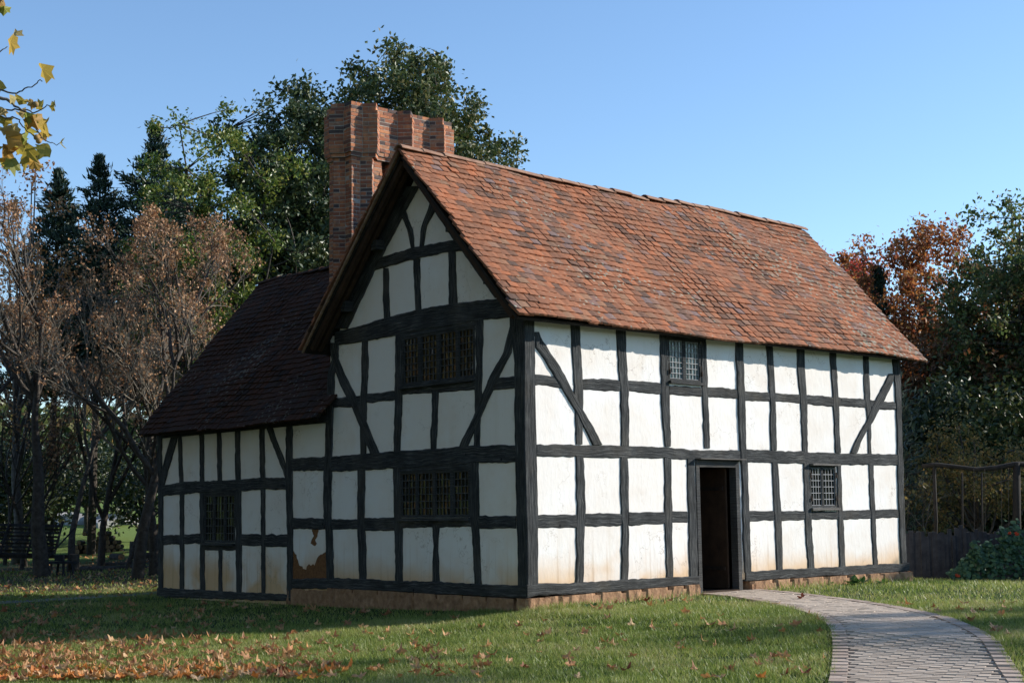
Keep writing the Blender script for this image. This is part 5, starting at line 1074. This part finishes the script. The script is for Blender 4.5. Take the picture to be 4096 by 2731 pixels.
# ------------------------------------------------------------------ yard on the left
WG = empty('hay_wagon', gpos(60, 39), label='old wooden hay wagon with slatted slanting sides in the shade at the left', cat='wagon'); w0 = np.array(WG.location)
def wp(x, y, d=39.0): return at(x, y, d) - w0
g = np.random.default_rng(4)
for k, t in enumerate(np.linspace(0, 1, 9)):
    y = 1206 + (1272 - 1206) * t; xl = -60 - 20 * t; xr = 141 - 20 * t; m = MB(); m.bar(wp(xl, y - 3), wp(xr, y + 2), .025, .052 + .02 * (k in (0, 8))); m.build('slat', DARK if k % 2 else GREYW, WG)
for xt, yt, xb, yb, w in ((22, 1200, -2, 1276, .05), (85, 1200, 60, 1278, .05), (145, 1196, 125, 1272, .05), (-40, 1200, -66, 1276, .05)):
    m = MB(); m.bar(wp(xt, yt, 38.95), wp(xb, yb, 38.95), .04, w); m.build('stake', GREYW, WG)
m = MB(); m.bar(wp(84, 1212, 38.92), wp(0, 1270, 38.92), .03); m.bar(wp(86, 1212, 38.92), wp(118, 1276, 38.92), .03); m.build('brace', GREYW, WG)
m = MB(); m.bar(wp(-90, 1276), wp(168, 1278), .10, .10); m.bar(wp(-90, 1276, 40.2), wp(150, 1278, 40.2), .10, .10); m.build('bed_beam', DARK, WG)
m = MB()
for k, t in enumerate(np.linspace(0, 1, 9)):
    y = 1208 + 64 * t; m.bar(wp(-60 - 12 * t, y - 3, 40.4), wp(128 - 12 * t, y, 40.4), .025, .04)
m.build('rear_side', DARK, WG)
for x, d in ((92, 38.9), (108, 40.1), (-50, 38.9), (-36, 40.1)):
    m = MB(); m.bar(wp(x, 1276, d), wp(x + 1, 1322, d), .07); m.build('leg', DARK, WG)
m = MB(); m.bar(wp(108, 1282, 38.6), wp(172, 1208 - (-4), 38.6), .035); m.build('drawbar', GREYW, WG)
SB = empty('saw_bench', gpos(152, 38.4), label='low rough work bench with splayed legs beside the wagon', cat='bench'); s0 = np.array(SB.location)
m = MB(); a = at(112, 1290, 38.4) - s0; b = at(172, 1292, 38.4) - s0; m.box((a + b) / 2, (np.linalg.norm(b - a) / 2, .16, .03), [X_, Y_, (0, 0, 1)]); m.build('bench_top', GREYW, SB)
for x, dx, dd in ((118, -3, .1), (146, 0, -.12), (164, 6, -.12), (134, -2, .12)):
    m = MB(); q = at(x + dx, 1295, 38.4 + dd) - s0; q[2] = -.02; m.bar(at(x, 1291, 38.4 + dd) - s0, q, .05); m.build('leg', m_plain('pale_leg', (.13, .11, .09), (.24, .20, .16)) if x == 118 else GREYW, SB)
BK = m_plain('wood_block', (.05, .045, .04), (.12, .105, .09), 9)
m = MB(); c = gpos(137, 38.3); p = at(137, 1276, 38.3); m.box((0, 0, 0), (.11, .10, .085), [X_, Y_, (0, 0, 1)], .006, g); o = m.build('wooden_bucket', GREYW, loc=at(137, 1277, 38.3)); tag(o, 'grey square wooden box on the work bench', 'box')
o.location = at(137, 1290, 38.4) + np.array([0, 0, .11])
def log(name, label, x, y, d, L, r, ang, group=None, up=False, tz=None):
    """one log: bark and pale cut ends"""
    root = empty(name, (0, 0, 0), label=label, cat='log' if not up else 'stump', group=group); gg = np.random.default_rng(int(x * 7 + y))
    p = at(x, y, d); root.location = p
    D = np.array([0, 0, 1.]) if up else X_ * math.cos(ang) + Y_ * math.sin(ang); m = MB()
    m.tube([-D * L / 2, D * 0 + gg.normal(0, .01, 3), D * L / 2], [r * (1.1 if up else 1), r, r * .97], 10, False); m.build('bark', BARK, root, True)
    m = MB(); u = np.array([1., 0, 0]) if up else np.array([0, 0, 1.]); a = np.cross(D, u); a /= np.linalg.norm(a); b = np.cross(a, D)
    for s_, rr in ((-1, r * (1.1 if up else 1)), (1, r * .97)):
        m = MB(); c = D * L / 2 * s_; m.add([c + rr * (math.cos(t) * a + math.sin(t) * b) for t in np.linspace(0, 2 * math.pi, 11)[:-1]], [tuple(range(10))]); m.build('cut_end', LOGEND, root)
    return root
log('chopping_block', 'upright chopping block with a pale side beside the bench', 170, 1290, 38.6, .42, .145, 0, up=True)
log('tree_stump', 'tall split stump in front of the woodpile', 309, 1269, 48, .76, .17, 0, up=True)
log('log', 'thick round log lying right of the tall stump', 354, 1282, 47, .9, .2, .6)
log('log', 'short log with a bright cut end left of the tall stump', 268, 1279, 49, .6, .13, 2.4)
log('long_log', 'long fallen trunk lying across the yard in front of the woodpile', 288, 1308, 41, 3.0, .12, .03)
log('long_log', 'second long trunk lying behind the first one', 315, 1297, 44, 2.2, .09, -.06)
g = np.random.default_rng(12); pr = None
def copy_tree(o):
    c = o.copy(); SC.collection.objects.link(c)
    for ch in list(o.children): k = ch.copy(); SC.collection.objects.link(k); k.parent = c
    return c
for pile, (x0, x1, yb, d, rows) in enumerate(((175, 300, 1276, 57, 5), (330, 430, 1268, 60, 7))):
    lab = ['stacked firewood log in the low woodpile right of the wagon', 'stacked firewood log in the taller pile against the wing corner'][pile]; src = None; rr = .10
    npl = int((at(x1, yb, d) - at(x0, yb, d)) @ X_ / (rr * 2.05))
    for r in range(rows):
        for k in range(npl - r):
            if g.random() < .1 * r: continue
            if src is None: src = log('firewood', lab, x0, yb, d, .5, rr, math.pi / 2 - .15, group=['logs in the low woodpile', 'logs in the tall woodpile'][pile]); src['category'] = 'firewood'; o = src
            else: o = copy_tree(src)
            b = at(x0, yb, d); zg = float(gz(b[0], b[1])); p = b + X_ * ((k + r * .5) * rr * 2.05) + Y_ * g.normal(0, .05); o.location = (p[0], p[1], zg + rr + r * rr * 1.76); s = g.uniform(.85, 1.06); o.scale = (s, s, s); o.rotation_euler = (0, 0, g.normal(0, .12))
# grey rock on the far meadow
p = at(246, 1212, 75); m = MB(); z = float(gz(p[0], p[1])); g = np.random.default_rng(5)
for k in range(7): m.box((g.normal(0, 1.0), g.normal(0, 1.0), .1 + .12 * k * .4), (g.uniform(.3, .9), g.uniform(.3, .8), .22), [[math.cos(k), math.sin(k), .1], [-math.sin(k), math.cos(k), .1], [0, 0, 1]], .1, g)
o = m.build('rock_outcrop', m_plain('pale_rock', (.30, .29, .29), (.46, .45, .45), 3), loc=(p[0], p[1], z)); tag(o, 'pale grey rocks on the sunlit meadow seen between the trunks', 'rock')
# the far woods that close the view behind everything
g = np.random.default_rng(99); Cs = []
for a in np.arange(-40, 130, .8):
    r = 175 + g.normal(0, 8); x = CP[0] + r * math.cos(math.radians(a)); y = CP[1] + r * math.sin(math.radians(a)); z = float(gz(x, y)); n = 170; hh = g.uniform(4.5, 8)
    Cs.append(np.stack([x + g.normal(0, 2.0, n), y + g.normal(0, 2.0, n), z + hh * g.random(n)], 1))
C = np.concatenate(Cs); V = leaf_quads(g, C, 1.5, asp=.8); o = arr_mesh('far_woods', V, np.arange(len(V)).reshape(-1, 4), GRN); tag(o, 'distant belt of woods on the hill beyond the trees', 'woods', kind='stuff')
